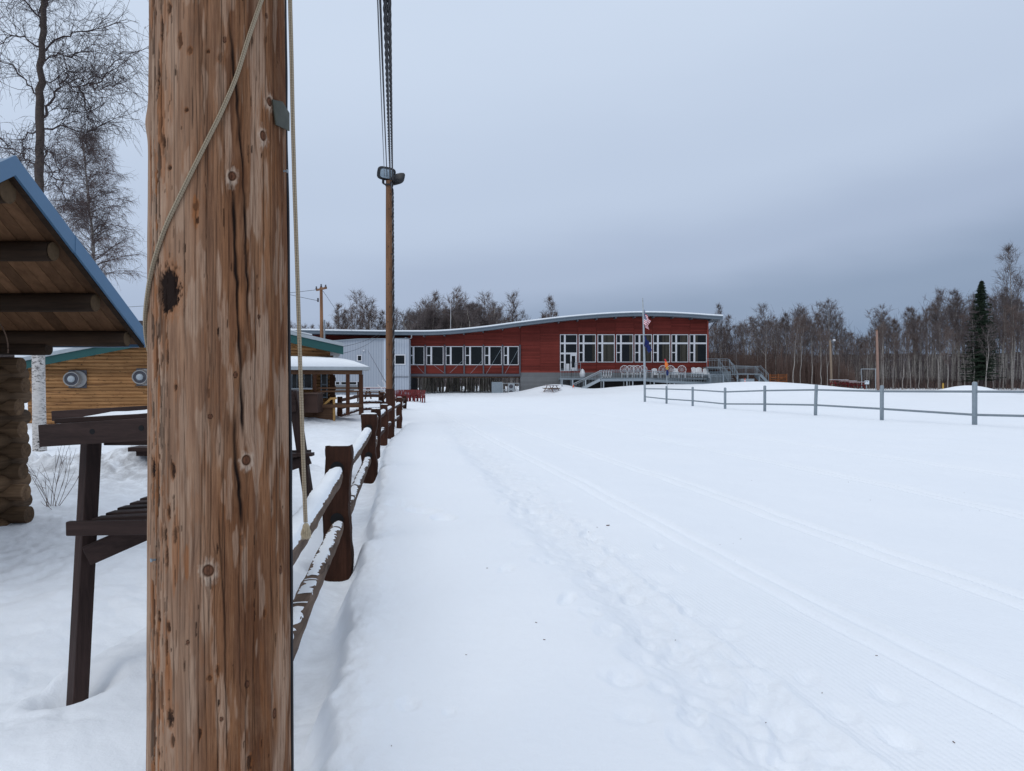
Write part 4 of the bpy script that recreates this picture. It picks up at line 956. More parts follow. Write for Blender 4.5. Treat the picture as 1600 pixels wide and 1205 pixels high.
# ------------------------------------------------------------------ floodlight pole and the wires overhead
def build_flood():
    Y = 27.0; o = thing('utility_pole', 'tall brown wooden utility pole carrying two floodlights behind the rail fence', 'utility pole', (W(610, 0, Y)[0], Y, 0))
    x = W(610, 0, Y)[0]; xt = W(608, 0, Y)[0]
    mb = MB(); K = 40; T = np.linspace(0, 1, K)
    P = np.stack([x + (xt - x) * T + .02 * (vn(T * 5, T * 0, 3) - .5), T * 0 + Y, -.3 + (W(0, 283, Y)[2] + .3) * T], 1)
    mb.tube(P, .162 - .045 * T, 14); mb.build('pole_shaft', M['pole_far'], o, True)
    for i in range(26):
        sp = MB()
        z = 1.8 + i * .27; r_ = .155 - .04 * z / 9; a = math.radians(-90 + (i * 73 % 120 - 60))
        sp.box(x + r_ * math.cos(a) - .012, x + r_ * math.cos(a) + .012, Y + r_ * math.sin(a) - .02, Y + r_ * math.sin(a) + .02, z, z + .035)
        sp.build('knot', M['black'], o)
    br = MB(); br.cyl(W(599, 287, Y), W(606, 291, Y), .03); br.cyl(W(599, 287, Y), W(599, 279, Y), .045); br.cyl(W(616, 287, Y), W(610, 292, Y), .04); br.box(xt - .13, xt + .13, Y - .15, Y + .15, W(0, 291, Y)[2], W(0, 289, Y)[2]); br.build('bracket', M['lamp_body'], o)
    def head(c, yaw, pitch, sc, rx=.46, rz=.31):
        R_ = Matrix.Rotation(yaw, 4, 'Z') @ Matrix.Rotation(pitch, 4, 'X')
        b = MB(); prof = [(0, .98, .98), (.05, 1.0, 1.0), (.14, .9, .9), (.24, .62, .62), (.30, .3, .3), (.31, .02, .02)]; n = 20; V = []
        for h, ax, az in [(.0, .0, .0)] + prof:
            for j in range(n):
                t = 2 * math.pi * j / n; cx = math.copysign(abs(math.cos(t)) ** .55, math.cos(t)); sz = math.copysign(abs(math.sin(t)) ** .55, math.sin(t))
                V.append(R_ @ Vector((cx * ax * rx * sc, h * sc, sz * az * rz * sc)))
        V = np.array(V) + c; k = len(prof) + 1
        b.add(V, [[i * n + j, i * n + (j + 1) % n, (i + 1) * n + (j + 1) % n, (i + 1) * n + j] for i in range(k - 1) for j in range(n)] + [[(k - 1) * n + j for j in range(n)]])
        hd = b.build('floodlight', M['lamp_body'], o, True)
        g = MB(); V = []
        for j in range(n):
            t = 2 * math.pi * j / n; cx = math.copysign(abs(math.cos(t)) ** .45, math.cos(t)); sz = math.copysign(abs(math.sin(t)) ** .45, math.sin(t))
            V.append(R_ @ Vector((cx * .70 * rx * sc, -.01, sz * .66 * rz * sc)))
        g.add(np.array(V) + c, [list(range(n))]); g.build('glass', M['lamp_glass'], hd)
    head(W(604.5, 272, Y - .1), math.radians(38), math.radians(16), .60, .62, .40)
    head(W(622, 281, Y + .0), math.radians(140), math.radians(14), .60, .62, .36)
build_flood()
def cat(p0, p1, sag, n=60):
    T = np.linspace(0, 1, n)[:, None]; P = np.array(p0)[None] * (1 - T) + np.array(p1)[None] * T; P[:, 2] -= sag * 4 * (T * (1 - T))[:, 0]; return P
M['wire'] = simple('black_wire', (.02, .02, .024), .2, 9, .6, .3)
M['wire_pale'] = simple('bare_aluminium_wire', (.09, .095, .105), .2, 9, .5, .5)
# wires run from the floodlight pole towards the near pole, their ends well above the picture
for nm, px, Y, ex, r_, lab, dx in (('wire', 599.5, 27, -.40, .009, 'thinnest pale wire overhead, leftmost of the wires reaching the floodlight pole', 0), ('wire', 603.5, 27, -.33, .014, 'thin dark wire overhead, just left of the twisted cables', 0)):
    top0 = W(px + 1.5, 276, Y); end = np.array((-.575, 1.63, 7.6 if nm == 'wire' else 7.3))
    # straight in the vertical plane that holds the camera's line of sight up to the top of the frame, then to the pole
    mid = W(px - 9, 0, 9.0); mid[2] = CAMZ + 597 * 9 / 1170.
    P = np.concatenate([cat(top0, mid, .10, 50), cat(mid, (ex, 1.70, 8.6), .05, 30)[1:]])
    V, F = tubes(P[None], np.full((1, len(P)), r_), 6); w_ = add_mesh(nm, V, F, M['wire_pale'] if dx == 0 and r_ < .01 else M['wire'], None, True); tag(w_, lab, 'wire', 'overhead wires')
def twisted(P, r, R_, pitch, parent, name, mats, n=3):
    d = np.r_[0, np.cumsum(np.linalg.norm(np.diff(P, axis=0), axis=1))]; t = np.linspace(0, d[-1], int(d[-1] / (pitch / 9)))
    Q = np.stack([np.interp(t, d, P[:, i]) for i in range(3)], 1); T = np.gradient(Q, axis=0); T /= np.linalg.norm(T, axis=1)[:, None]
    a = np.cross(T, (1., 0, 0)); a /= np.linalg.norm(a, axis=1)[:, None]; b = np.cross(T, a); o = None
    for k in range(n):
        ph = 2 * math.pi * (t / pitch + k / n)
        S = Q + R_ * (np.cos(ph)[:, None] * a + np.sin(ph)[:, None] * b)
        V, F = tubes(S[None], np.full((1, len(S)), r), 5)
        if k == 0: o = add_mesh(name, V, F, mats[0], parent, True); o['_o'] = [0, 0, 0] if parent is None else list(parent['_o'])
        else: add_mesh('strand', V, F, mats[k % len(mats)], o, True)
    return o
for px, pxt, Yp, lab in ((611, 602, 26.8, 'thick twisted black cable overhead, left one of the pair above the floodlight pole'), (614.5, 608.5, 26.8, 'thick twisted black cable overhead, right one of the pair above the floodlight pole')):
    top0 = W(px - 1, 282, Yp); mid = W(pxt, 0, 9.0)
    P = np.concatenate([cat(top0, mid, .10, 50), cat(mid, (-.38 + (px - 611) * .01, 1.66, 8.2), .05, 30)[1:]])
    tag(twisted(P, .0145, .0155, 1.1, None, 'overhead_cable', [M['wire'], M['wire'], M['wire']]), lab, 'cable', 'overhead wires')
P = np.array([W(611, 284, 26.8), W(614, 300, 26.8), W(614.5, 400, 26.8), W(615, 500, 26.8), W(615, 612, 26.8)])
tag(twisted(P, .020, .022, .42, None, 'cable', [M['wire'], M['wire'], M['wire_pale']]), 'twisted black cable running down the right side of the floodlight pole', 'cable')

# distant pole with a crossarm
def build_far_pole():
    Y = 60.; b = W(503, 540, Y); o = thing('utility_pole', 'distant utility pole with a wooden crossarm rising behind the log cabin roof', 'utility pole', (b[0], Y, 0))
    t = W(502, 449, Y); mb = MB(); mb.tube([(b[0], Y, 0), (b[0], Y, 4), tuple(t)], [.17, .15, .12], 12); mb.build('pole_shaft', M['pole_far'], o, True)
    mb = MB(); mb.beam(W(495, 453.5, Y + 1.2), W(510, 450, Y - 1.2), .12, .15); mb.build('crossarm', M['pole_far'], o)
    for px, py in ((494.5, 451), (502, 447.5), (509, 448.5)):
        mb = MB(); c = W(px, py, Y + (502 - px) * .15); mb.lathe(c, [(-.1, .05), (0, .09), (.08, .05), (.14, .07), (.18, .02)], n=8); mb.build('insulator', M['steel_dark'], o)
    mb = MB(); mb.cyl(W(497, 472, Y - .1), W(497, 466, Y - .1), .07, .07, 8); mb.build('switch', M['steel_dark'], o)
    mb = MB(); mb.cyl(W(507, 542, Y - .2), W(507, 500, Y - .2), .07, .07, 8); mb.build('conduit', M['galv'], o)
    for i, (p0, p1) in enumerate(((W(495, 453, Y), W(-200, 485, 75)), (W(497, 470, Y), W(380, 440, 58)), (W(505, 455, Y), W(552, 520, 78)))):
        P = cat(p0, p1, .8 if i == 0 else .1); V, F = tubes(P[None], np.full((1, len(P)), .016), 4)
        tag(add_mesh('wire', V, F, M['wire']), ('thin wire sagging across the sky left of the distant crossarm pole', 'short service wire from the left of the distant crossarm pole', 'guy wire slanting down right of the distant crossarm pole')[i], 'wire')
build_far_pole()
for i, (a, b, c) in enumerate((((598, 518, 77), (470, 545, 36), .5), ((598, 520, 77), (470, 556, 36), .7), ((575, 548, 70), (607, 605, 27.3), 0))):
    P = cat(W(*a), W(*b), c); V, F = tubes(P[None], np.full((1, len(P)), .014), 4)
    tag(add_mesh('wire', V, F, M['wire']), ('upper dark wire from the grey metal block down to the cabin', 'lower dark wire from the grey metal block down to the cabin', 'guy wire slanting past the grey metal block to the floodlight pole')[i], 'wire')
# guy guards
for i, (a, b) in enumerate((((590, 601), (603, 614)), ((597, 594), (604, 604)))):
    P = np.array([W(a[0], a[1], 27.4), W(b[0], b[1], 27.4)]); V, F = tubes(P[None], np.full((1, 2), .02), 6)
    tag(add_mesh('guy_guard', V, F, M['white']), ('pale guy wire guard, the lower left of two by the floodlight pole', 'pale guy wire guard, the upper right of two by the floodlight pole')[i], 'wire guard')

# ------------------------------------------------------------------ the red lodge with the curved roof
LY = 89.0; KX = LY / 1170.
lx = lambda px: (px - 800) * KX
lz = lambda py, Y=LY: CAMZ + (597 - py) * Y / 1170.
def build_lodge():
    o = thing('lodge', 'long red lodge with a wavy snow-edged roof and white framed windows', 'building', (lx(850), LY, 0))
    U = np.array([(200, 516), (330, 518.5), (455, 520.5), (600, 523), (680, 523.2), (701, 522), (750, 517.5), (815, 508.5), (880, 500.5), (900, 498.8), (930, 496.2), (960, 494.3), (990, 493.2), (1020, 493.1), (1060, 494.6), (1100, 497.3), (1124, 499.5)])
    pxs = np.linspace(200, 1124, 120); co = np.interp(pxs, U[:, 0], U[:, 1]); ker = np.ones(7) / 7; co = np.convolve(np.r_[np.full(3, co[0]), co, np.full(3, co[-1])], ker, 'valid')
    xs = np.array([lx(p) for p in pxs]); zs = np.array([lz(c, LY - 1.4) for c in co]); under = lambda x: float(np.interp(x, xs, zs))
    YF, YB = LY - 1.4, LY + 13
    def slab(mb, h0, h1, ya, yb, x0=None, x1=None):
        q = [(x, z) for x, z in zip(xs, zs) if (x0 is None or x >= x0) and (x1 is None or x <= x1)]
        poly = [(x, z + h0) for x, z in q] + [(x, z + h1) for x, z in q[::-1]]
        n = len(poly); m = len(q)
        V = [(x, ya, z) for x, z in poly] + [(x, yb, z) for x, z in poly]
        F = []
        for i in range(m - 1):
            a, b, c, d = i, i + 1, n - 2 - i, n - 1 - i
            F += [[a, b, c, d], [a + n, d + n, c + n, b + n], [a, a + n, b + n, b], [d, c, c + n, d + n]]
        F += [[0, n - 1, 2 * n - 1, n], [m - 1, m - 1 + n, m + n, m]]
        mb.add(V, F)
    r_ = MB(); slab(r_, 0, .36, YF + .02, YB); roof = r_.build('roof', M['grey_metal'], o)
    f = MB(); slab(f, -.04, .25, YF - .06, YF); f.build('fascia', M['grey_metal'], roof)
    f = MB(); slab(f, .255, .36, YF - .14, YF); f.build('gutter', M['grey_metal'], roof)
    s = MB(); slab(s, .365, .52, YF - .10, YB); s.build('snow_cap', M['softsnow'], roof)
    for p in list(np.arange(872, 1115, 29.3)) + [664, 695.5, 725.5, 755.5, 785.5, 812]:
        sb = MB(); sb.beam((lx(p), YF, under(lx(p)) - .12), (lx(p), LY + 2, under(lx(p)) - .12), .14, .2); sb.build('rafter', M['steel_dark'], roof)
    # wall sheets: right block and the raised left wing, with clapboards laid bay by bay
    z0R = lz(580.5); z0L = lz(584)
    def wallpoly(x0, x1, zb, ya, yb, nm, mat):
        X_ = np.linspace(x0, x1, max(2, int((x1 - x0) / .6))); mb = MB()
        poly = [(x0, zb), (x1, zb)] + [(x, under(x) - .02) for x in X_[::-1]]; mb.prism(poly, ya, yb); return mb.build(nm, mat, o)
    wallpoly(lx(813), lx(1107), z0R, LY + .06, LY + 12.5, 'wall', M['red']); wallpoly(lx(638), lx(812.5), z0L, LY + .06, LY + 9, 'wall', M['red']); wallpoly(lx(205), lx(637), z0L, LY + 1.5, LY + 9, 'wall', M['red'])
    def boards(x0, x1, zb, holes, yy, lap=.165):
        mb = MB(); z = zb
        while z < under((x0 + x1) / 2) - .02:
            zt = min(z + lap * .97, under(x0) - .01, under(x1) - .01)
            segs = [(x0, x1)]
            for (ha, hb, hz0, hz1) in holes:
                if zt > hz0 and z < hz1:
                    ns = []
                    for a, b in segs:
                        if hb <= a or ha >= b: ns.append((a, b))
                        else:
                            if ha > a: ns.append((a, ha))
                            if hb < b: ns.append((hb, b))
                    segs = ns
            if zt > z + .03:
                for a, b in segs:
                    if b - a > .04:
                        mb.add([(a, yy, z), (b, yy, z), (b, yy, zt), (a, yy, zt), (a, yy - .035, z), (b, yy - .035, z), (b, yy - .012, zt), (a, yy - .012, zt)], [[4, 5, 6, 7], [0, 1, 5, 4][::-1], [3, 7, 6, 2][::-1], [0, 4, 7, 3], [1, 2, 6, 5]])
            z += lap
        return mb
    holesR = []; holesL = []
    Rw = [(904.3, 931), (933.5, 960.3), (962.7, 989.3), (991.5, 1018.5), (1020.3, 1047), (1049, 1075.3), (1077.2, 1104.2)]
    Lw = [(639.3, 663), (666.3, 693), (696.5, 724), (726.8, 754), (757, 784), (787, 810.3)]
    for a, b in Rw: holesR.append((lx(a), lx(b), lz(566.5), lz(522.7)))
    holesR.append((lx(875), lx(901.7), z0R, lz(522.7)))
    for a, b in Lw: holesL.append((lx(a), lx(b), lz(570.5), lz(541.2)))
    bays = [813.5, 844, 873.6] + [873.6 + 29.25 * k for k in range(1, 8)] + [1106.5]
    for a, b in zip(bays[:-1], bays[1:]):
        boards(lx(a) + .03, lx(b) - .03, z0R + .02, holesR, LY + .055).build('siding', M['red'], o)
    lb_ = [638.5, 664.6, 695.2, 725.4, 755.5, 785.5, 812]
    for a, b in zip(lb_[:-1], lb_[1:]): boards(lx(a) + .03, lx(b) - .03, z0L + .02, holesL, LY + .055).build('siding', M['red'], o)
    boards(lx(205), lx(636), z0L, [], LY + 1.49).build('siding', M['red'], o)
    t = MB(); t.box(lx(813), lx(1107), LY - .01, LY + .05, z0R - .12, z0R + .0); t.box(lx(1104.8), lx(1107), LY - .02, LY + .05, z0R, under(lx(1106)) - .05); t.build('trim_board', M['red_trim'], o)
    # windows
    def window(x0, x1, t_, b_, mull, hb, hb_left, fat=.14, curtain=None, trans=True):
        X0, X1, T_, B_ = lx(x0), lx(x1), lz(t_), lz(b_)
        g = MB(); g.box(X0 + .03, X1 - .03, LY + .025, LY + .054, B_ + .03, T_ - .03); gl = g.build('window', M['glass'], o)
        fr = MB(); fw = .075; y0, y1 = LY - .05, LY + .02
        fr.box(X0, X0 + fw, y0, y1, B_, T_); fr.box(X1 - fw, X1, y0, y1, B_, T_); fr.box(X0 + fw, X1 - fw, y0, y1, B_, B_ + fw); fr.box(X0 + fw, X1 - fw, y0, y1, T_ - fw, T_)
        xm = X0 + (X1 - X0) * mull; fr.box(xm, xm + fat * 1.45, y0 + .006, y1, B_ + fw, T_ - fw)
        for z_ in hb: fr.box(X0 + fw, X1 - fw, y0 + .012, y1, lz(z_) - .10, lz(z_) + .10)
        for z_ in hb_left: fr.box(X0 + fw, xm, y0 + .018, y1, lz(z_) - .055, lz(z_) + .055)
        fr.build('frame', M['white'], gl)
        if curtain:
            c = MB(); xr_ = X1 - fw; xl_ = xm + fat * 1.45
            for (s0, s1) in curtain:
                a, b = xl_ + (xr_ - xl_) * s0, xl_ + (xr_ - xl_) * s1; n_ = max(1, int((b - a) / .12))
                for k in range(n_):
                    u0, u1 = a + (b - a) * k / n_, a + (b - a) * (k + 1) / n_; c.box(u0, u1 - .01, LY + .018, LY + .024, B_ + fw, T_ - fw)
            c.build('curtain', M['curtain'], gl)
    cur = [[(.72, 1)], [(0, 1)], [(.7, 1)], [(.0, 1)], [(.3, 1)], [(.3, 1)], [(.0, .25)]]
    for (a, b), c in zip(Rw, cur): window(a, b, 522.7, 566.3, .23, [536.6], [551], curtain=c)
    for i, (a, b) in enumerate(Lw): window(a, b, 541.2, 570.6, .235, [], [555.5])
    # entrance bay
    window(875, 901.7, 522.7, 580, .23, [536.6, 552.4], [566])
    d = MB(); d.box(lx(891), lx(900.5), LY - .10, LY - .055, lz(579.5), lz(553.5)); dr = d.build('door', M['white'], o)
    d = MB(); d.box(lx(893.2), lx(898.7), LY - .112, LY - .102, lz(574.5), lz(556.3)); d.build('glass', M['glass'], dr)
    d = MB(); d.box(lx(884.5), lx(889.5), LY - .07, LY - .055, lz(579), lz(568.5)); d.build('side_panel', M['white'], o)
    d = MB(); d.box(lx(892), lx(892.5), LY - .15, LY - .105, lz(568), lz(565)); d.build('handle', M['steel_dark'], dr)
    # steel columns, diagonal rods, floor beam of the left wing
    cs = MB()
    for px in (637.6, 664.5, 695, 725.3, 755.4, 785.3, 812.3):
        c = MB(); c.box(lx(px) - .085, lx(px) + .085, LY - .14, LY - .02, lz(586), lz(539)); c.build('column', M['steel_dark'], o)
    rods = [(645, 564, 663, 584), (672, 566, 694, 583), (725, 562, 703, 583), (755, 562, 735, 584), (784, 544, 760, 584), (811, 544, 789, 584)]
    for a, b, c, d_ in rods: m_ = MB(); m_.cyl((lx(a), LY - .2, lz(b)), (lx(c), LY - .2, lz(d_)), .018, .018, 6); m_.build('brace_rod', M['galv'], o)
    b = MB(); b.box(lx(637), lx(813), LY - .16, LY + 9, lz(588.3), lz(584.3)); b.build('floor_beam', M['steel_dark'], o)
    b = MB(); b.box(lx(637), lx(813), LY - .03, LY + .2, lz(590.4), lz(588.5)); b.build('floor_joist', M['porch_wood_x'], o)
    b = MB(); b.box(lx(205), lx(638), LY + 1.6, LY + 8.9, -1, z0L); b.build('lower_wall', M['steel_dark'], o)
    # concrete base in courses
    cb = MB(); z = -1.2
    while z < z0R - .13:
        cb.box(lx(813), lx(1106.5), LY - .0, LY + 12, z, min(z + .2, z0R - .125) - .012); z += .2
    cb.build('base_wall', M['concrete'], o)
    cb = MB(); cb.box(lx(813.2), lx(1106.3), LY + .02, LY + 11.9, -1.2, z0R - .13); cb.build('base_joint', M['steel_dark'], o)
    b = MB(); b.cyl((lx(1106.6), LY - .2, lz(517)), (lx(1115), LY - .8, lz(503)), .07, .07, 8); b.build('roof_strut', M['steel_dark'], o)
    # white downpipe bend beside the grey block
    b = MB(); b.tube([(lx(634), LY - .6, lz(528)), (lx(641), LY - .6, lz(530.3)), (lx(644.6), LY - .7, lz(528)), (lx(645), LY - 1.2, lz(523.5))], .07, 8); b.build('downpipe', M['white'], o, True)
    b = MB(); b.cyl((lx(1002), LY + 4, 9), (lx(1002), LY + 4, lz(484)), .03, .03, 6); b.build('vent_pipe', M['galv'], o)
    for px in (571, 701): b = MB(); b.cyl((lx(px), LY + 3, 6.9), (lx(px), LY + 3, lz(np.interp(px, [571, 701], [498, 462]))), .025, .02, 6); b.build('antenna', M['white'], o)
build_lodge()

def build_block():
    Y = 86.6; X = lambda px: (px - 800) * Y / 1170.; Z = lambda py: CAMZ + (597 - py) * Y / 1170.
    o = thing('metal_shed', 'pale grey ribbed metal building block joined to the left end of the red lodge', 'building', (X(580), Y, 0))
    top = [(500, 537), (560, 530.5), (600, 529.5), (637, 529.5)]
    b = MB(); b.prism([(X(470), -.8), (X(600), -.8)] + [(X(p), Z(q)) for p, q in ((600, 529.5), (560, 530.5), (500, 535), (470, 536))], Y, Y + 9.5); b.build('wall', M['silver'], o)
    b = MB(); b.prism([(X(600.3), -.8), (X(637.5), -.8), (X(637.5), Z(529.7)), (X(600.3), Z(529.2))], Y + .6, Y + 2.4); b.build('wall', M['silver'], o)
    rb = MB(); x = X(470)
    while x < X(598): rb.box(x, x + .035, Y - .03, Y - .001, -.8, Z(np.interp(800 + x * 1170 / Y, [470, 500, 560, 600], [536, 535, 530.5, 529.5])) - .03, r=.1); x += .30
    x = X(602)
    while x < X(637): rb.box(x, x + .035, Y + .57, Y + .599, -.8, Z(530), r=.1); x += .30
    rb.build('siding_rib', simple('rib_darker_grey', (.27, .31, .38), .1, 2), o)  # ribs in a darker grey than the wall sheets
    b = MB(); b.box(X(600), X(602.4), Y - .05, Y + .56, -.8, Z(529)); b.build('corner_trim', simple('corner_trim_grey', (.50, .56, .64), .05, 2), o)
    b = MB(); b.prism([(X(500), Z(535) - .02), (X(560), Z(530.5)), (X(637), Z(529.5)), (X(637), Z(528.6)), (X(560), Z(529.3)), (X(500), Z(533.8))], Y - .25, Y - .031); b.build('roof_edge', M['galv'], o)
    b = MB(); b.box(X(602.5), X(637), Y + .5, Y + .56, Z(589) - .03, Z(589) + .03); b.build('cross_trim', M['steel_dark'], o)
    def win(x0, x1, t, b_, yy, trim=.09):
        m_ = MB(); m_.box(X(x0), X(x1), yy - .05, yy - .03, Z(b_), Z(t)); g = m_.build('window', M['glass'], o)
        m_ = MB(); m_.box(X(x0) - trim, X(x0), yy - .08, yy - .02, Z(b_) - trim, Z(t) + trim); m_.box(X(x1), X(x1) + trim, yy - .08, yy - .02, Z(b_) - trim, Z(t) + trim); m_.box(X(x0), X(x1), yy - .08, yy - .02, Z(b_) - trim, Z(b_)); m_.box(X(x0), X(x1), yy - .08, yy - .02, Z(t), Z(t) + trim); m_.build('frame', M['white'], g)
    win(559.3, 564.7, 556, 563.5, Y); win(616.8, 631, 555.3, 568.5, Y + .6, .13); win(560, 565, 580, 583.5, Y)
    win(525, 530.5, 597, 601, Y, .05); win(533.5, 543, 597, 601, Y, .05); win(545.5, 557, 597, 601, Y, .05); win(558.5, 566, 596.5, 611, Y, .05)
    b = MB(); b.box(X(523), X(558), Y - .09, Y - .03, Z(614), Z(602.5)); b.build('garage_door', simple('garage_grey', (.16, .17, .18), .15, 2), o)
    b = MB(); b.lathe((X(569), Y - .15, Z(548)), [(-.12, .04), (-.04, .12), (.06, .12), (.1, .03)], n=12); b.build('wall_lamp', M['white'], o, True)
build_block()

# ------------------------------------------------------------------ decks, ramp and stairs in front of the lodge
def railing(mb, p0, p1, h=1.0, nb=None, mid=True, r=.024, rb=.011):
    p0 = np.array(p0, float); p1 = np.array(p1, float); L_ = np.linalg.norm(p1 - p0); nb = nb or max(2, int(L_ / .28))
    up = np.array((0, 0, 1.)); mb.cyl(p0 + up * h, p1 + up * h, r, r, 6)
    mb.cyl(p0 + up * .12, p1 + up * .12, r * .7, r * .7, 5)
    if mid: mb.cyl(p0 + up * h * .82, p1 + up * h * .82, r * .7, r * .7, 5)
    for i in range(nb + 1):
        q = p0 + (p1 - p0) * i / nb; big = i % 5 == 0 or i == nb
        mb.cyl(q, q + up * h, r if big else rb, r if big else rb, 5)
def build_deck():
    Y = 86.2; X = lambda px, y=Y: (px - 800) * y / 1170.; Z = lambda py, y=Y: CAMZ + (597 - py) * y / 1170.
    o = thing('deck', 'grey steel deck and long ramp with railings along the front of the lodge', 'deck', (X(980), Y, 0))
    zd = Z(593.5); ze = Z(590.8)
    b = MB(); b.box(X(875), X(914), Y, LY - .1, zd, zd + .22); b.build('landing', M['deck'], o)
    b = MB(); b.box(X(914), X(1108), Y + .9, LY - .1, zd + .0, zd + .22); b.build('deck_floor', M['deck'], o)
    # ramp in front, level then falling to the right
    rp = [(937, 593.6), (1000, 593.0), (1022, 595.0), (1100, 600.0), (1125, 601)]
    for (a, b_), (c, d) in zip(rp[:-1], rp[1:]):
        m_ = MB(); m_.beam((X(a), Y - .5, Z(b_) - .02), (X(c) + .0, Y - .5, Z(d) - .02), 1.5, .2); m_.build('ramp', M['deck'], o)
        for yy in (Y - 1.28,):
            m_ = MB(); m_.beam((X(a), yy, Z(b_) - .03), (X(c), yy, Z(d) - .03), .06, .30); m_.build('ramp_edge', M['galv'], o)
        m_ = MB(); railing(m_, (X(a), Y - 1.25, Z(b_) + .08), (X(c), Y - 1.25, Z(d) + .08)); m_.build('railing', M['galv'], o)
        m_ = MB(); railing(m_, (X(a), Y + .3, Z(b_) + .08), (X(c), Y + .3, Z(d) + .08)); m_.build('railing', M['galv'], o)
    for px, top in ((877, 593.5), (893.5, 593.5), (913, 593.5), (941, 595), (977, 594.5), (986, 594.5), (1019, 596), (1050, 598.5), (1080, 600)):
        for yy in (Y - 1.2, Y + 1.2):
            m_ = MB(); m_.box(X(px) - .06, X(px) + .06, yy - .06, yy + .06, -.2, Z(top)); m_.build('leg', M['galv_pale'], o)
        m_ = MB(); m_.box(X(px) - .2, X(px) + .2, Y - 1.4, Y - 1.0, -.2, Z(609)); m_.build('footing', M['concrete'], o)
    b = MB(); b.box(X(914), X(1108), LY - .35, LY - .25, -.5, zd - .02); b.box(X(905), X(1060), Y + 1.2, Y + 1.25, -.5, Z(596)); b.build('skirt', M['dark'], o)
    # landing railing and the stairs down to the left
    m_ = MB(); railing(m_, (X(876), Y, zd + .22), (X(893), Y, zd + .22)); railing(m_, (X(893), Y, zd + .22), (X(908), Y, zd + .22)); railing(m_, (X(899.5), Y + 1.5, zd + 1.0), (X(909), Y + 1.5, zd + 1.0)); m_.build('railing', M['galv'], o)
    st = [(936, 594), (899, 613)]
    for k in range(2):
        yy = Y - 1.25 + k * 1.4; m_ = MB(); m_.beam((X(936), yy, Z(593.5)), (X(899), yy, Z(612.5)), .06, .28); m_.build('stringer', M['galv_pale'], o)
        m_ = MB(); railing(m_, (X(938), yy, Z(592.6)), (X(895), yy, Z(613.5)), 1.0, 9); m_.build('railing', M['galv_pale'], o)
    for i in range(11):
        f = (i + .5) / 11; m_ = MB(); x = X(936) + (X(899) - X(936)) * f; z = Z(593.5) + (Z(612.5) - Z(593.5)) * f; m_.box(x - .15, x + .15, Y - 1.2, Y + .1, z, z + .04); m_.build('step', M['deck'], o)
    # upper landing and the flights to the right
    Z2 = lambda py: Z(py)
    b = MB(); b.box(X(1108), X(1132), Y + 1.0, LY + 2, Z(575), Z(573.5)); b.build('landing', M['deck'], o)
    b = MB(); b.box(X(1150), X(1187), Y - .2, Y + 1.8, Z(585.5), Z(584)); b.build('landing', M['deck'], o)
    m_ = MB(); railing(m_, (X(1108), Y + 1, Z(574)), (X(1141), Y + 1, Z(574))); railing(m_, (X(1141), Y + 1, Z(574)), (X(1152), Y + 1, Z(584.5))); railing(m_, (X(1152), Y + 1.2, Z(584.5)), (X(1187), Y + 1.2, Z(586))); m_.build('railing', M['galv'], o)
    m_ = MB(); railing(m_, (X(1105), Y - .2, Z(588)), (X(1187), Y - .2, Z(586))); m_.build('railing', M['galv'], o)
    m_ = MB(); railing(m_, (X(1122), Y - .2, Z(575)), (X(1137), Y - .2, Z(596)), 1.0, 5); m_.build('railing', M['galv'], o)
    m_ = MB(); railing(m_, (X(1139), Y - .1, Z(575)), (X(1153), Y - .1, Z(597)), 1.0, 5); m_.build('railing', M['galv'], o)
    for i in range(9):
        f = i / 8; m_ = MB(); x0 = X(1124 + 14 * f); z = Z(577 + 20 * f); m_.box(x0, x0 + .9, Y + .1, Y + .9, z, z + .05); m_.build('step', M['deck'], o)
    for k in range(2):
        yy = Y - .2 + k * 1.9
        m_ = MB(); railing(m_, (X(1187), yy, Z(585)), (X(1200), yy, Z(598)), 1.0, 5); m_.build('railing', M['galv'], o)
        m_ = MB(); m_.beam((X(1187), yy, Z(586)), (X(1200), yy, Z(599)), .07, .28); m_.build('stringer', M['galv'], o)
    for i in range(7):
        f = (i + .5) / 7; m_ = MB(); x0 = X(1187 + 13 * f); z = Z(586 + 13 * f); m_.box(x0 - .13, x0 + .13, Y - .15, Y + 1.6, z, z + .04); m_.build('step', M['deck'], o)
    for px in (1110, 1130, 1152, 1168, 1186):
        m_ = MB(); m_.box(X(px) - .07, X(px) + .07, Y - .1, Y + .05, 0, Z(585)); m_.build('leg', M['galv'], o)
    m_ = MB(); m_.box(X(1155), X(1176), Y - .6, Y + .2, Z(597), Z(592)); m_.build('side_skirt', M['galv'], o)
    m_ = MB(); m_.box(X(1110), X(1150), Y + 1.9, Y + 2.0, 0, Z(580)); m_.build('skirt', M['deck'], o)
build_deck()

# white patio chairs
def chair_proto(o):
    mb = MB(); mb.lathe((0, .0, .95), [(0, .52), (.035, .52), (.035, .46), (0, .46), (0, .52)], 'y', 22, cap=False)
    for i in range(12):
        a = math.pi * i / 12 * 2; mb.beam((.05 * math.cos(a), .015, .95 + .05 * math.sin(a)), (.48 * math.cos(a), .015, .95 + .48 * math.sin(a)), .02, .075, up=(0, 1, 0))
    mb.build('backrest', M['white_plastic'], o)
    mb = MB()
    for i in range(5): mb.box(-.3, .3, -.5 + i * .11, -.41 + i * .11, .36, .385)
    mb.build('seat', M['white_plastic'], o)
    for sx_ in (-1, 1):
        mb = MB(); mb.box(sx_ * .36 - .05, sx_ * .36 + .05, -.5, .05, .58, .605); mb.build('armrest', M['white_plastic'], o)
        for y in (-.45, .0): mb = MB(); mb.box(sx_ * .34 - .03, sx_ * .34 + .03, y - .03, y + .03, 0, .578); mb.build('leg', M['white_plastic'], o)
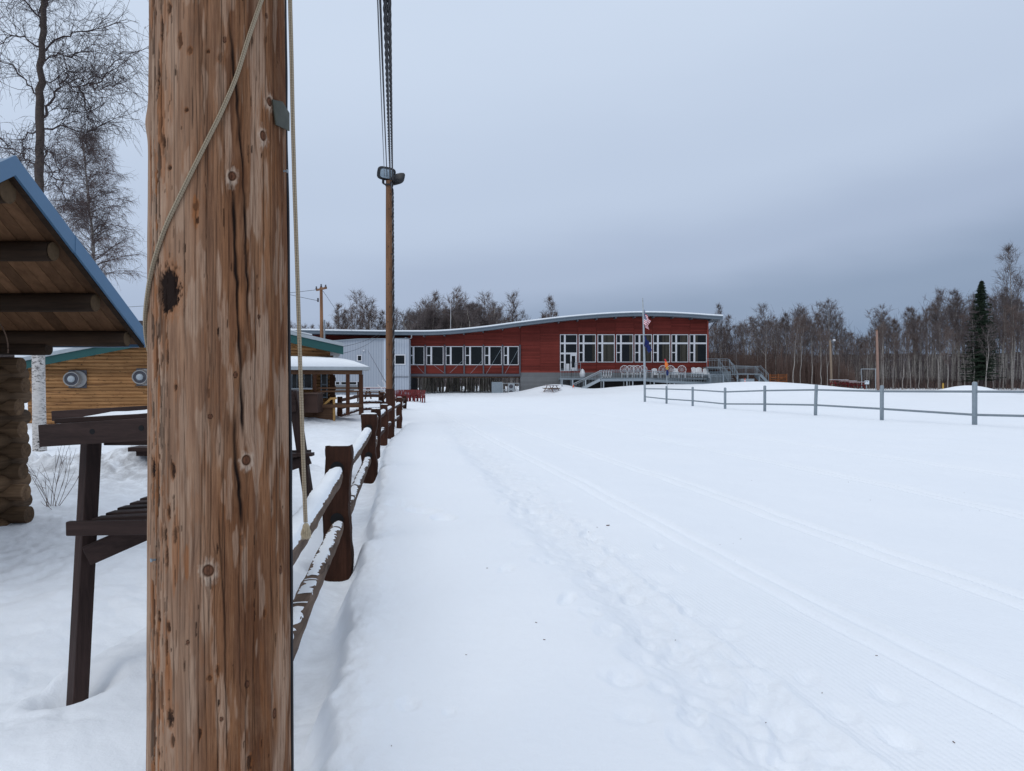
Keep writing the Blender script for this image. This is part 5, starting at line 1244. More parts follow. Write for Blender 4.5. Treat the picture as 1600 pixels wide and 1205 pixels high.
def chair2_proto(o):
    mb = MB()
    for i in range(5):
        x = -.26 + i * .13; h = 1.02 + .10 * math.sin(math.pi * (i + .5) / 5); mb.beam((x, -.05, .3), (x, .22, h), .10, .02, up=(0, 1, 0))
    mb.build('backrest', M['white_plastic'], o)
    mb = MB(); mb.box(-.3, .3, -.5, -.06, .34, .37); mb.build('seat', M['white_plastic'], o)
    for sx_ in (-1, 1):
        mb = MB(); mb.box(sx_ * .36 - .05, sx_ * .36 + .05, -.5, .1, .56, .585); mb.build('armrest', M['white_plastic'], o)
        for y in (-.45, .1): mb = MB(); mb.box(sx_ * .34 - .03, sx_ * .34 + .03, y - .03, y + .03, 0, .558); mb.build('leg', M['white_plastic'], o)
Yc = 87.7; zc = CAMZ + (597 - 593.5) * 86.2 / 1170 + .225
ordn = ['leftmost', 'second', 'third', 'fourth', 'fifth', 'sixth', 'seventh', 'eighth', 'ninth']
rx_ = [975.6, 984.5, 990.5, 996, 1004.7, 1036.6, 1048, 1065.7]
c0 = thing('patio_chair', 'x', 'chair', ((rx_[0] - 800) * Yc / 1170, Yc, zc), 'white patio chairs on the lodge deck'); c0['_o'] = [0, 0, 0]; chair_proto(c0); tr_ = [(c, kids(c)) for c in kids(c0)]
for i, px in enumerate(rx_):
    lab = f"white round-backed patio chair on the lodge deck, {ordn[i]}{'' if i == 0 else ' from the left'} of its kind"
    if i == 0: c0['label'] = lab
    else: dup(c0, ((px - 800) * Yc / 1170, Yc + (i % 3) * .12, zc), random.Random(i).uniform(-.2, .2), lab, tree=tr_)
sx2 = [1023, 1055, 1085, 1092, 1102.7]
c1 = thing('patio_chair', 'x', 'chair', ((sx2[0] - 800) * Yc / 1170, Yc, zc), 'white patio chairs on the lodge deck'); c1['_o'] = [0, 0, 0]; chair2_proto(c1); tr_ = [(c, kids(c)) for c in kids(c1)]
for i, px in enumerate(sx2):
    lab = f"white upright slat-backed chair on the lodge deck, {ordn[i]}{'' if i == 0 else ' from the left'} of its kind"
    if i == 0: c1['label'] = lab
    else: dup(c1, ((px - 800) * Yc / 1170, Yc, zc + (.12 if i in (2, 3) else 0)), random.Random(i).uniform(-.3, .3), lab, tree=tr_)
c2 = thing('folded_chair', 'x', 'chair', ((943 - 800) * Yc / 1170, Yc, zc), 'white folded chairs leaning on the lodge wall'); c2['_o'] = [0, 0, 0]
mb = MB(); mb.beam((-.12, 0, 0), (.12, .1, .95), .05, .05, up=(0, 1, 0)); mb.build('frame', M['white_plastic'], c2); mb = MB(); mb.beam((.1, .02, .1), (-.05, .08, .8), .06, .02, up=(0, 1, 0)); mb.build('seat', M['white_plastic'], c2)
tr_ = [(c, kids(c)) for c in kids(c2)]; c2['label'] = 'white folded chair by the lodge stairs, leftmost of four'
for i in range(1, 4): dup(c2, ((943 + 4 * i - 800) * Yc / 1170, Yc, zc), 0, f'white folded chair by the lodge stairs, {ordn[i]} from the left of four', tree=tr_)
sk = thing('shrub_pot', 'white rounded object behind the railing beside the lodge door', 'planter', W(910, 583, 87.5)); mb = MB(); c = W(910, 582, 87.5); mb.lathe((c[0], c[1], zc), [(0, .2), (.1, .3), (.5, .34), (.9, .2), (1.05, .03)], n=12); mb.build('pot', M['white_plastic'], sk, True)

# red chairs left of the lodge
Yr = 58.; r0 = thing('adirondack_chair', 'x', 'chair', W(634, 628, Yr), 'red chairs on the snow in front of the grey block')
base = W(634, 628, Yr)
mb = MB()
for i in range(5): mb.beam((base[0] - .24 + i * .12, Yr, base[2] + .3), (base[0] - .28 + i * .14, Yr + .25, base[2] + .92), .1, .02, up=(0, 1, 0))
mb.build('backrest', M['red_paint'], r0)
mb = MB(); mb.box(base[0] - .28, base[0] + .28, Yr - .45, Yr, base[2] + .3, base[2] + .33); mb.build('seat', M['red_paint'], r0)
for sx_ in (-1, 1):
    mb = MB(); mb.box(base[0] + sx_ * .34 - .05, base[0] + sx_ * .34 + .05, Yr - .5, Yr + .1, base[2] + .52, base[2] + .55); mb.build('armrest', M['red_paint'], r0)
    for y in (-.45, .05): mb = MB(); mb.box(base[0] + sx_ * .32 - .04, base[0] + sx_ * .32 + .04, Yr + y, Yr + y + .05, base[2] - .1, base[2] + .518); mb.build('leg', M['red_paint'], r0)
tr_ = [(c, kids(c)) for c in kids(r0)]; r0['label'] = 'red slatted lawn chair on the snow by the grey block, nearest the rail fence'
for i, (px, yy) in enumerate(((640, 60), (646.5, 58.5), (651.5, 59.5), (657, 58), (625, 61), (619, 60))):
    p = W(px, 628, yy); p[2] = gz(p[0], yy)
    dup(r0, p, random.Random(i).uniform(-.5, .5), ('red slatted lawn chair by the grey block, second from the fence', 'red slatted lawn chair by the grey block, middle of the row', 'red slatted lawn chair by the grey block, second from the right end', 'red slatted lawn chair at the right end of the row by the grey block', 'red slatted lawn chair directly behind the end posts of the fence', 'red slatted lawn chair just right of the floodlight pole')[i], tree=tr_)
def picnic(c, rz, mat, lab, s=1.0, red=None):
    o = thing('picnic_table', lab, 'picnic table', c); R_ = Matrix.Rotation(rz, 3, 'Z'); c = np.array(c)
    def part(nm, mb, mt):
        for k in range(len(mb.V)): mb.V[k] = np.array([list(R_ @ Vector(v * s)) for v in mb.V[k]]) + c
        return mb.build(nm, mt, o)
    mb = MB()
    for i in range(5): mb.box(-.9, .9, -.36 + i * .15, -.23 + i * .15, .72, .76)
    part('tabletop', mb, red or mat)
    mb = MB(); mb.box(-.88, .88, -.34, .34, .765, .80); part('snow_cap', mb, M['softsnow'])
    for y in (-.65, .65): mb = MB(); mb.box(-.9, .9, y - .12, y + .12, .43, .47); part('bench_seat', mb, mat)
    for x in (-.65, .65):
        for sy in (-1, 1): mb = MB(); mb.beam((x, sy * .68, 0), (x, sy * .2, .71), .05, .09, up=(1, 0, 0)); part('leg', mb, mat)
        mb = MB(); mb.box(x - .03, x + .03, -.7, .7, .36, .425); part('crossbar', mb, mat)
p = W(576, 631, 46); p[2] = gz(p[0], 46) + .3; picnic(p, .2, M['porch_wood_x'], 'brown picnic table with snow on top, behind the far rail fence')
p = W(590, 633, 50); p[2] = gz(p[0], 50) + .4; picnic(p, -.1, M['porch_wood_x'], 'reddish picnic table beside the floodlight pole base', red=M['red_trim'])
p = W(862, 605, 83.6); p[2] = gz(p[0], 83.6) - .1; picnic(p, .9, M['porch_wood_x'], 'small picnic table with a red end below the concrete base of the lodge', .95, red=M['red_paint'])
for i, px in enumerate((1311, 1324, 1337)):
    p = W(px, 606, 80); p[2] = 1.0 - .12 * i; picnic(p, .1, M['red_paint'], ('dark red picnic table at the forest edge, leftmost of three', 'dark red picnic table at the forest edge, middle of three', 'dark red picnic table at the forest edge, rightmost of three')[i], 1.0)

# caged heat pumps under the lodge wing
cg = thing('equipment_cage', 'pale metal cage around heat pumps under the lodge wing, beside the concrete base', 'cage', (lx(790), 88, 0)); Z = lambda py: CAMZ + (597 - py) * 88 / 1170.; X = lambda px: (px - 800) * 88 / 1170.
for (a, b) in ((785.5, 599), (811, 599)):
    mb = MB(); mb.cyl((X(a), 87.9, 0), (X(a), 87.9, Z(b)), .04, .04, 6); mb.build('post', M['galv_pale'], cg)
for z_ in (599, 609.5): mb = MB(); mb.cyl((X(785.5), 87.9, Z(z_)), (X(811), 87.9, Z(z_)), .035, .035, 6); mb.build('rail', M['galv_pale'], cg)
mb = MB(); mb.box(X(768), X(785), 88.6, 88.66, 0, Z(597)); mb.build('panel', M['galv'], cg)
for z_ in (604, 613):
    mb = MB(); mb.box(X(794), X(804), 88.3, 88.9, Z(z_) - .36, Z(z_) + .33); u = mb.build('heat_pump', M['galv_pale'], cg); mb = MB(); mb.lathe((X(798.5), 88.29, Z(z_)), [(0, .24), (-.02, .24), (-.025, .02)], 'y', 14); mb.build('fan_grille', M['steel_dark'], u)

def cone(px, py, Y, lab, s=1.0):
    p = W(px, py, Y); o = thing('traffic_cone', lab, 'traffic cone', p)
    mb = MB(); mb.lathe(p, [(.0, .19), (.03, .19), (.031, .15), (.75, .03), (.76, .0)], n=14); 
    for k in range(1): mb.V[k] = (mb.V[k] - p) * s + p
    mb.build('cone_body', M['orange'], o, True)
    mb = MB(); mb.lathe(p, [(.35 * s, .105 * s), (.5 * s, .08 * s)], n=14); mb.build('band', M['white'], o, True)
cone(896, 613, 84.6, 'orange traffic cone standing at the foot of the lodge stairs', 1.1); cone(1164, 600, 82, 'orange traffic cone on the snow mound in front of the right-hand stairs', .8)
bt = thing('wooden_barrier', 'orange-brown plank barrier beside the right-hand deck stairs, at the forest edge', 'barrier', W(1215, 598, 88))
for i in range(4):
    mb = MB(); mb.beam(W(1202, 586.5 + i * 3.3, 88), W(1229, 586 + i * 3.3, 88), .05, .13); mb.build('board', M['rust'], bt)
for px in (1203, 1216, 1229): mb = MB(); mb.beam(W(px, 600, 87.9), W(px, 584.5, 87.9), .12, .1, up=(0, 1, 0)); mb.build('post', M['rust'], bt)
mb = MB(); mb.beam(W(1208, 598, 87.8), W(1228, 588, 87.8), .05, .12); mb.build('brace', M['rust'], bt)

# ------------------------------------------------------------------ pipe fence on the right
def build_pipe_fence():
    D = [(1007, 628, 58.5, 607), (1041.5, 630, 53.5, 603.2), (1082.3, 634, 48.8, 604.5), (1133, 637.5, 43.8, 605.5), (1195, 641.5, 39.4, 602.4), (1274, 648.5, 34.8, 601), (1378, 656, 30.5, 602), (1523, 664.5, 27.0, 596.5), (1725, 676, 23.2, 592)]
    top = {1: 608, 2: 609.3, 3: 612.5, 4: 610.5, 5: 609.3, 6: 611.6, 7: 612, 8: 613}; low = {0: 620, 1: 623.7, 2: 626.3, 3: 631.3, 4: 631.6, 5: 633, 6: 639, 7: 648.3, 8: 653}
    o = thing('pipe_fence', 'grey metal fence with round posts and two pipe rails on the snow, right side', 'fence', (12, 42, 0))
    for i, (px, pb, Y, pt) in enumerate(D):
        if i == 0: continue
        a = W(px, pb, Y); b = W(px - (0 if i != 5 else -1.5), pt, Y); mb = MB(); r_ = .076 + (.010 if i > 6 else 0)
        mb.tube([(a[0], a[1], min(a[2], gz(a[0], Y)) - .3), (a[0] + (b[0] - a[0]) * .5, Y, (a[2] + b[2]) / 2), (b[0], Y, b[2] - .05), (b[0], Y, b[2] - .012), (b[0], Y, b[2])], [r_, r_, r_, r_ * .75, r_ * .15], 12); mb.build('post', M['galv'], o, True)
    for i in range(len(D) - 1):
        a, b = D[i], D[i + 1]
        for dct in (top, low):
            if i in dct or dct is top:
                ya = dct.get(i, 607.5); yb = dct[i + 1]
                P = cat(W(a[0], ya, a[2]), W(b[0], yb, b[2]), .0, 6); V, F = tubes(P[None], np.full((1, 6), .042), 8); add_mesh('rail', V, F, M['galv'], o, True)
    return D
build_pipe_fence()

# ------------------------------------------------------------------ flagpole and flags
Yf = 58.5; fx = W(1006.5, 0, Yf)[0]
fp = thing('flagpole', 'tall pale metal flagpole standing in the snow in front of the lodge', 'flagpole', (fx, Yf, 0))
mb = MB(); mb.tube([(fx + .06, Yf, -.3), (fx + .03, Yf, 2.5), (fx - .05, Yf, 6), (fx - .12, Yf, W(0, 468, Yf)[2])], [.095, .085, .065, .045], 14); mb.build('pole_shaft', M['galv_pale'], fp, True)
mb = MB(); mb.lathe((fx - .12, Yf, W(0, 467.5, Yf)[2]), [(0, .02), (.04, .05), (.08, .04), (.1, .01)], n=10); mb.build('finial', M['galv_pale'], fp)
def flag(name, lab, cx, ztop, hoist, L_, kind, seed, lean):
    nu, nv = 44, 39; V = []; ph = np.random.RandomState(seed).uniform(0, 6)
    for i in range(nu):
        u = i / (nu - 1)
        for j in range(nv):
            v = j / (nv - 1)
            # cloth hangs from the halyard: the fly end sags down in pleats
            z = ztop - v * hoist * (1 - .25 * u) - u * L_ * .62
            sw = u * (1.15 - .35 * v)
            x = cx + lean * sw * .42 + .085 * math.sin(6.5 * v + 5 * u + ph) * u + .05 * math.sin(13 * u + 3 * v)
            y = Yf - .10 - .09 * math.sin(9 * u + 2 * v + ph) * (.3 + u) - .05 * u
            V.append((x, y, z))
    F = []; m = []
    for i in range(nu - 1):
        for j in range(nv - 1):
            F.append([i * nv + j, (i + 1) * nv + j, (i + 1) * nv + j + 1, i * nv + j + 1])
            if kind == 'us':
                if i < nu * .4 and j < (nv - 1) * 7 / 13:
                    m.append(1 if (i % 3 == 1 and j % 4 == 1) or (i % 3 == 0 and j % 4 == 3) else 2)
                else: m.append(0 if (j * 13 // (nv - 1)) % 2 == 0 else 1)
            else:
                st = [(30, 8), (26, 13), (22, 17), (19, 22), (15, 27), (9, 24), (12, 31), (6, 20)]
                m.append(3 if any(abs(i - a) <= 0 and abs(j - b) <= 0 for a, b in st) else 2)
    me = add_mesh(name, V, F, [M['flag_red'], M['flag_white'], M['flag_blue'], M['yellow']], None, True, midx=m)
    s = me.modifiers.new('thickness', 'SOLIDIFY'); s.thickness = .004
    tag(me, lab, 'flag')
flag('flag', 'limp red, white and blue flag with stars and stripes, upper flag on the flagpole', fx - .05, W(0, 484, Yf)[2], 1.05, 1.35, 'us', 1, .9)
flag('flag', 'limp dark blue flag with small gold stars, lower flag on the flagpole', fx - .02, W(0, 524, Yf)[2], .75, 1.45, 'ak', 4, 1.1)
wf = thing('banner_pole', 'thin pole with a furled orange, yellow and blue banner, second fence post from the flagpole', 'banner', W(1042, 603, 53.2))
mb = MB(); mb.tube([W(1042.5, 606, 53.2), W(1042, 590, 53.2), W(1040, 566, 53.2)], [.028, .025, .018], 8); mb.build('pole_shaft', M['galv_pale'], wf)
for a, b, c, mt in (((1038.6, 561), (1040, 566), .07, 'flag_red'), ((1040, 565), (1041.5, 575), .13, 'flag_orange'), ((1041, 571), (1042.6, 578), .11, 'yellow'), ((1042, 577), (1042.6, 587), .10, 'flag_blue')):
    mb = MB(); p, q = W(*a, 53.1), W(*b, 53.1); mb.tube([p, (p + q) / 2 + np.array((.03, 0, 0)), q], [c * .4, c, c * .55], 10); mb.build('banner', M[mt], wf, True)

# ------------------------------------------------------------------ small things at the forest edge
Yg = 84.
fr = thing('frame', 'thin metal goal-like frame in front of the wood, left of a bare wooden pole', 'metal frame', W(1357, 608, Yg))
for a, b in (((1346.5, 610), (1346.5, 586)), ((1368, 610), (1368, 577)), ((1345.5, 586), (1345.5, 577))):
    mb = MB(); mb.cyl(W(*a, Yg), W(*b, Yg), .035, .035, 6); mb.build('post', M['galv_pale'], fr)
mb = MB(); mb.cyl(W(1345.5, 576.7, Yg), W(1369, 576.7, Yg), .035, .035, 6); mb.build('crossbar', M['galv_pale'], fr)
sg = thing('sign', 'small white sign with two dark marks on a short post under the metal frame', 'sign', W(1354, 608, Yg))
mb = MB(); mb.box(W(1350.6, 0, Yg)[0], W(1357.4, 0, Yg)[0], Yg - .1, Yg - .07, W(0, 600.5, Yg)[2], W(0, 594.8, Yg)[2]); sp_ = mb.build('panel', M['sign_white'], sg)
mb = MB()
for px in (1352.8, 1355.4): c = W(px, 596.6, Yg - .105); mb.box(c[0] - .05, c[0] + .05, Yg - .108, Yg - .101, c[2] - .04, c[2] + .04)
mb.build('mark', M['black'], sp_)
mb = MB(); mb.cyl(W(1354, 609, Yg), W(1354, 600, Yg), .05, .05, 6); mb.build('post', M['galv_pale'], sg)
up = thing('wooden_pole', 'bare reddish wooden pole without wires in front of the birches', 'pole', W(1371, 608, 85))
mb = MB(); mb.tube([W(1372, 612, 85), W(1371, 560, 85), W(1369.8, 517, 85)], [.16, .14, .11], 12); mb.build('pole_shaft', simple('pinkish_pole', (.30, .19, .15), .25, 2), up, True)
mb = MB(); mb.cyl(W(1369.8, 517, 85), W(1369.8, 515.8, 85), .12, .08, 10); mb.build('pole_top', M['pole_far'], up)
ls = thing('street_lamp', 'wooden lamp post with a small white lamp head among the trees', 'street lamp', W(1299, 604, 86))
mb = MB(); mb.tube([W(1299.5, 608, 86), W(1298.5, 570, 86), W(1297, 532, 86)], [.14, .12, .09], 10); mb.build('pole_shaft', simple('tan_pole', (.24, .18, .13), .25, 2), ls, True)
mb = MB(); mb.cyl(W(1297, 534, 86), W(1302, 531.5, 86), .03, .03, 6); mb.build('arm', M['galv'], ls)
mb = MB(); c = W(1303.2, 531.5, 86); mb.lathe(c, [(-.14, .05), (-.08, .17), (.04, .16), (.10, .04)], n=12); mb.build('lamp_head', M['white'], ls, True)
hy = thing('marker_post', 'yellow marker post at the foot of a birch near the snow mound', 'post', W(1473, 607, 86)); mb = MB(); mb.beam(W(1473.5, 608, 86), W(1473.5, 599.5, 86), .13, .13, up=(0, 1, 0)); mb.build('post_body', M['yellow'], hy); mb = MB(); mb.lathe(W(1473.5, 599.5, 86), [(0, .08), (.05, .06), (.07, .01)], n=10); mb.build('cap', M['yellow'], hy)
# twig litter on the trail
mb = MB(); rs = np.random.RandomState(9)
for i in range(34):
    if i == 0: x, y, s = W(950, 824, 8.0)[0], 8.0, .011
    else: y = rs.uniform(2.4, 12); x = rs.uniform(-.8, 3.2) * y / 4; s = rs.uniform(.002, .0045)
    a = rs.uniform(0, 6.28); z = gz(x, y) + s * .4; dx_, dy_ = math.cos(a) * s * 1.6, math.sin(a) * s * 1.6
    mb.beam((x - dx_, y - dy_, z), (x + dx_, y + dy_, z + s * .3), s, s * .6)
tag(mb.build('bark_litter', simple('bark_litter', (.09, .04, .03), .4, 50)), 'tiny brown flecks of bark and twig scattered on the snow', 'litter', None, 'stuff')

# ------------------------------------------------------------------ trees
class Grow:
    """collects polylines per (points, sides) class and turns them into one mesh"""
    def __init__(s, seed): s.r = np.random.RandomState(seed); s.D = {}
    def add(s, P, R, n): s.D.setdefault((len(P), n), []).append((P, R))
    def mesh(s):
        L_ = []
        for (k, n), q in s.D.items(): L_.append(tubes(np.array([a for a, _ in q]), np.array([b for _, b in q]), n))
        return joinvf(L_)
def limb(g, p, d, L_, r, K, curl, wob, n, rend=.3):
    """a wobbling branch from p along d; curl bends it up (+) or down (-)"""
    P = [p]; d = d / np.linalg.norm(d); st = L_ / (K - 1)
    for i in range(K - 1):
        d = d + g.r.normal(0, wob, 3) + np.array((0, 0, curl)); d /= np.linalg.norm(d); P.append(P[-1] + d * st)
    P = np.array(P); g.add(P, r * (1 - (1 - rend) * np.linspace(0, 1, K)), n); return P
def at(P, t):
    k = t * (len(P) - 1); i = min(int(k), len(P) - 2); f = k - i; return P[i] * (1 - f) + P[i + 1] * f, P[i + 1] - P[i]
def forest_tree(seed, H, cs, cr, nl, r0, tw, twn, up=.9, fork=False):
    """bare birch or aspen; cs: height share where the crown starts, cr: crown radius, tw: twig radius"""
    t = Grow(seed); c = Grow(seed + 100); R_ = t.r
    K = 12; P = np.zeros((K, 3)); P[:, 2] = np.linspace(-.4, H, K); P[1:, :2] += np.cumsum(R_.normal(0, H * .006, (K - 1, 2)), axis=0)
    t.add(P, r0 * (1 - .9 * np.linspace(0, 1, K) ** 1.1), 7)
    stems = [P]
    if fork:
        for q in range(R_.randint(1, 3)):
            p, _ = at(P, R_.uniform(.3, .55)); d = np.array((R_.normal(0, .25), R_.normal(0, .25), 1.)); Q = limb(t, p, d, H * R_.uniform(.35, .5), r0 * .5, 9, .02, .05, 6, .12); stems.append(Q)
    for i in range(nl):
        S = stems[R_.randint(len(stems))] if R_.rand() < .5 else P
        f = cs + (1 - cs) * (i + R_.rand()) / nl if S is P else R_.uniform(.2, 1)
        f = min(f, .985); p, _ = at(S, f); a = R_.uniform(0, 6.283)
        prof = math.sin(math.pi * min(1, (f - cs) / (1 - cs) * .8 + .22)) ** .6 if S is P else .6
        L_ = cr * prof * R_.uniform(.7, 1.25); d = np.array((math.cos(a), math.sin(a), up * R_.uniform(.6, 1.4)))
        B = limb(c, p, d, L_, max(.010, r0 * .26 * (1 - f * .6)), 6, .10, .12, 4, .35)
        for j in range(R_.randint(4, 7)):
            p2, d2 = at(B, R_.uniform(.2, 1)); d2 = d2 / np.linalg.norm(d2) + R_.normal(0, .55, 3) + np.array((0, 0, .25))
            C_ = limb(c, p2, d2, L_ * R_.uniform(.3, .55), tw * 1.5, 4, .06, .16, 3, .6)
            for k in range(twn):
                p3, d3 = at(C_, R_.uniform(.1, 1)); d3 = d3 / np.linalg.norm(d3) + R_.normal(0, .7, 3) + np.array((0, 0, .2))
                limb(c, p3, d3, R_.uniform(.25, .6), tw, 3, .02, .25, 3, .5)
    return t, c
def template(name, seed, mats, lab, **k):
    t, c = forest_tree(seed, **k); o = thing(name, lab, 'tree', (0, 0, 0))
    V, F = t.mesh(); add_mesh('trunk', V, F, mats[0], o, True); V, F = c.mesh(); add_mesh('crown', V, F, mats[1], o, False)
    return o
TP = []
for i in range(7):
    r_ = np.random.RandomState(i + 70)
    TP.append(('f', dict(H=10., cs=r_.uniform(.34, .5), cr=r_.uniform(1.25, 1.9), nl=28, r0=.085, tw=.0095, twn=6, up=r_.uniform(.9, 1.6), fork=i % 2 == 0)))
TP.append(('f', dict(H=10., cs=.33, cr=1.5, nl=46, r0=.075, tw=.0058, twn=9, up=1.3, fork=True)))
TREES = {}
def get(i, mats):
    key = (i, mats)
    if key not in TREES:
        o = template('birch_tree', 200 + i * 7, (M[mats[0]], M[mats[1]]), 'x', **TP[i][1]); TREES[key] = [o, False, [(c, kids(c)) for c in kids(o)]]
    return TREES[key]
def plant(i, mats, x, y, h, label, group, rs_, wid=1.0):
    e = get(i, mats); s = h / 10.; z = gz(x, y); sc = (s * wid, s * wid, s); rz = rs_.uniform(0, 6.28)
    tl = (rs_.normal(0, .022), rs_.normal(0, .022))
    if not e[1]: o = e[0]; e[1] = True; o.location = (x, y, z); o.scale = sc; o['label'] = label
    else: o = dup(e[0], (x, y, z), 0, label, sc, e[2])
    o.rotation_euler = (tl[0], tl[1], rz); o['group'] = group; return o

rs = np.random.RandomState(77)
# skyline of the wood on the right, in picture pixels
SKR = [(1100, 505), (1125, 490), (1150, 510), (1190, 482), (1230, 480), (1260, 478), (1298, 474), (1320, 512), (1345, 520), (1372, 482), (1400, 488), (1430, 478), (1465, 462), (1500, 458), (1540, 470), (1575, 440), (1600, 460), (1700, 460), (1900, 470)]
n = 0
G1 = 'bare birches of the wood right of the lodge'; L1 = 'bare pale-trunked birch in the dense wood right of the lodge'
for k in range(118):
    px = 1108 + (k + rs.rand()) / 118 * 560; row = k % 3
    Y = (90, 97, 105)[row] + rs.uniform(-2.5, 2.5)
    if px < 1150: Y += 10
    if px < 1290 and row: Y += 6
    x = (px - 800) * Y / 1170.
    sky_ = np.interp(px, [a for a, _ in SKR], [b for _, b in SKR]); ht = (CAMZ + (597 - sky_) * Y / 1170. - gz(x, Y)) * (rs.uniform(.80, 1.0) if row else rs.uniform(.62, .92))
    plant(int(rs.randint(7)), ('trunk_far', 'twig_far' if rs.rand() < .6 else 'twig_warm'), x, Y, max(5, ht), L1, G1, rs, 1.0 + .25 * rs.rand())
# named tall ones on the right
for px, py, Y, i, w_, lab in ((1581, 386, 92, 7, 1.0, 'tallest bare birch of the wood, near the right edge'), (1252, 478, 99, 2, 1.1, 'tall slender bare birch behind the red brush'), (1298, 471, 97, 4, 1.2, 'bare tree with a round top behind the lamp post'), (1378, 479, 94, 6, 1.1, 'bare birch just right of the reddish wooden pole'), (1468, 455, 93, 3, 1.0, 'tall pale birch behind the yellow marker post'), (1500, 455, 93, 5, 1.25, 'broad-topped bare birch left of the dark spruce'), (1560, 452, 95, 1, 1., 'bare birch between the dark spruce and the tallest birch'), (1192, 479, 104, 0, 1.2, 'broad bare tree standing above the red brush by the deck stairs'), (1125, 478, 110, 5, .8, 'thin bare tree showing just past the right end of the lodge roof')):
    x = (px - 800) * Y / 1170.; plant(i, ('trunk_far', 'twig_far'), x, Y, CAMZ + (597 - py) * Y / 1170. - gz(x, Y), lab, G1, rs, w_)
# behind the lodge
G2 = 'bare birches rising behind the lodge roof'; L2 = 'bare birch behind the lodge, its top above the roof'
SKL = [(440, 500), (460, 492), (480, 505), (510, 502), (540, 482), (560, 468), (575, 470), (600, 500), (625, 478), (650, 482), (665, 462), (690, 470), (708, 457), (730, 478), (760, 466), (780, 478), (800, 466), (825, 500), (858, 470), (870, 488), (895, 492), (915, 494), (940, 500)]
for k in range(50):
    px = 440 + (k + rs.rand()) / 50 * 470; Y = 113 + rs.uniform(-7, 12); x = (px - 800) * Y / 1170.
    if px > 815 and rs.rand() < .72: continue
    s_ = np.interp(px, [a for a, _ in SKL], [b for _, b in SKL]); ht = CAMZ + (597 - s_) * Y / 1170. - gz(x, Y)
    plant(int(rs.randint(7)), ('trunk_far', 'twig_warm' if rs.rand() < .7 else 'twig_far'), x, Y, ht * rs.uniform(.84, 1.0), L2, G2, rs, 1.0)
for px, py, i, lab in ((563, 460, 0, 'tall loose-branched birch above the left end of the lodge roof'), (575, 466, 2, 'birch just right of the tall loose-branched one above the lodge roof'), (668, 458, 4, 'dense bare birch above the lodge roof right of the floodlight pole'), (708, 453, 6, 'tallest dense bare birch above the middle of the lodge roof'), (760, 462, 0, 'broad many-stemmed bare birch above the lodge roof'), (803, 462, 3, 'bare birch above the rising part of the lodge roof'), (860, 467, 1, 'lone slim bare birch above the lodge roof, right of the others'), (530, 478, 5, 'bare birch between the crossarm pole and the tall loose-branched birch')):
    Y = 112; x = (px - 800) * Y / 1170.; plant(i, ('trunk_far', 'twig_warm'), x, Y, CAMZ + (597 - py) * Y / 1170. - gz(x, Y), lab, G2, rs, 1.15)
# pale trunks seen beneath the lodge wing
G3 = 'pale birch trunks under the lodge wing'; L3 = 'pale birch trunk seen through the gap under the lodge wing'
for k in range(34):
    px = 639 + (k + rs.uniform(.1, .9)) / 34 * 132; Y = 101 + rs.uniform(-1.5, 5); x = (px - 800) * Y / 1170.
    o = plant(int(rs.randint(7)), ('trunk_near', 'twig_far'), x, Y, rs.uniform(9.5, 12.2), L3, G3, rs, 1.9 if rs.rand() < .5 else 1.3)
# second birch by the shelter, and trees of the far left slope
# the wood behind as a mass
def far_wood():
    r_ = np.random.RandomState(4); g = Grow(4); g2 = Grow(5)
    for band, (p0, p1, sk, Y0, Y1, nt_, nw) in enumerate(((1085, 1760, SKR, 106, 122, 330, 15000), (430, 950, SKL, 118, 128, 90, 1300), (600, 830, SKL, 103, 109, 70, 1300))):
        X_ = r_.uniform(p0, p1, nt_); Yv = r_.uniform(Y0, Y1, nt_)
        for px, Y in zip(X_, Yv):
            x = (px - 800) * Y / 1170.; z = gz(x, Y); s_ = np.interp(px, [a for a, _ in sk], [b for _, b in sk]); h = max(4, (CAMZ + (597 - s_) * Y / 1170. - z) * r_.uniform(.6, .9))
            dx_ = r_.normal(0, .35); g.add(np.array([(x, Y, z - .3), (x + dx_ * .4, Y, z + h * .5), (x + dx_, Y, z + h)]), np.array([.075, .055, .012]) * r_.uniform(.6, 1.3), 4)
        # twig haze: little upright sprays gathered in clumps
        nc = nw // 26
        for c in range(nc):
            px = r_.uniform(p0, p1); Y = r_.uniform(Y0 - 4, Y1); x = (px - 800) * Y / 1170.; s_ = np.interp(px, [a for a, _ in sk], [b for _, b in sk]); z = gz(x, Y)
            H_ = max(3, (CAMZ + (597 - s_) * Y / 1170. - z) * .88); zc_ = z + H_ * r_.beta(1.3, 1.5)
            if band == 2: zc_ = z + r_.uniform(0, 4)
            for q in range(26):
                p = np.array((x, Y, zc_)) + r_.normal(0, 1, 3) * (.55, .8, .75)
                if p[2] < z: p[2] = z + r_.uniform(0, .6)
                L_ = r_.uniform(.5, 1.3); d = np.array((r_.normal(0, .35), r_.normal(0, .35), 1.)); g2.add(np.array([p, p + d * L_]), np.array([.016, .006]), 3)
    for c in range(1500):
        px = r_.uniform(1290, 1760); Y = r_.uniform(96, 112); x = (px - 800) * Y / 1170.; z = gz(x, Y)
        for q in range(9):
            p = np.array((x + r_.normal(0, .8), Y + r_.normal(0, .8), z + r_.uniform(-.1, .5))); g2.add(np.array([p, p + (r_.normal(0, .3), r_.normal(0, .3), r_.uniform(.3, 1.1))]), np.array([.02, .01]), 3)
    V, F = g.mesh(); o = add_mesh('far_wood', V, F, M['trunk_far']); tag(o, 'dim mass of further birch trunks deep in the wood', 'wood', None, 'stuff')
    V, F = g2.mesh(); o = add_mesh('twig_thicket', V, F, M['twig']); tag(o, 'dark mass of bare twigs filling the wood behind the nearer birches', 'thicket', None, 'stuff')
far_wood()
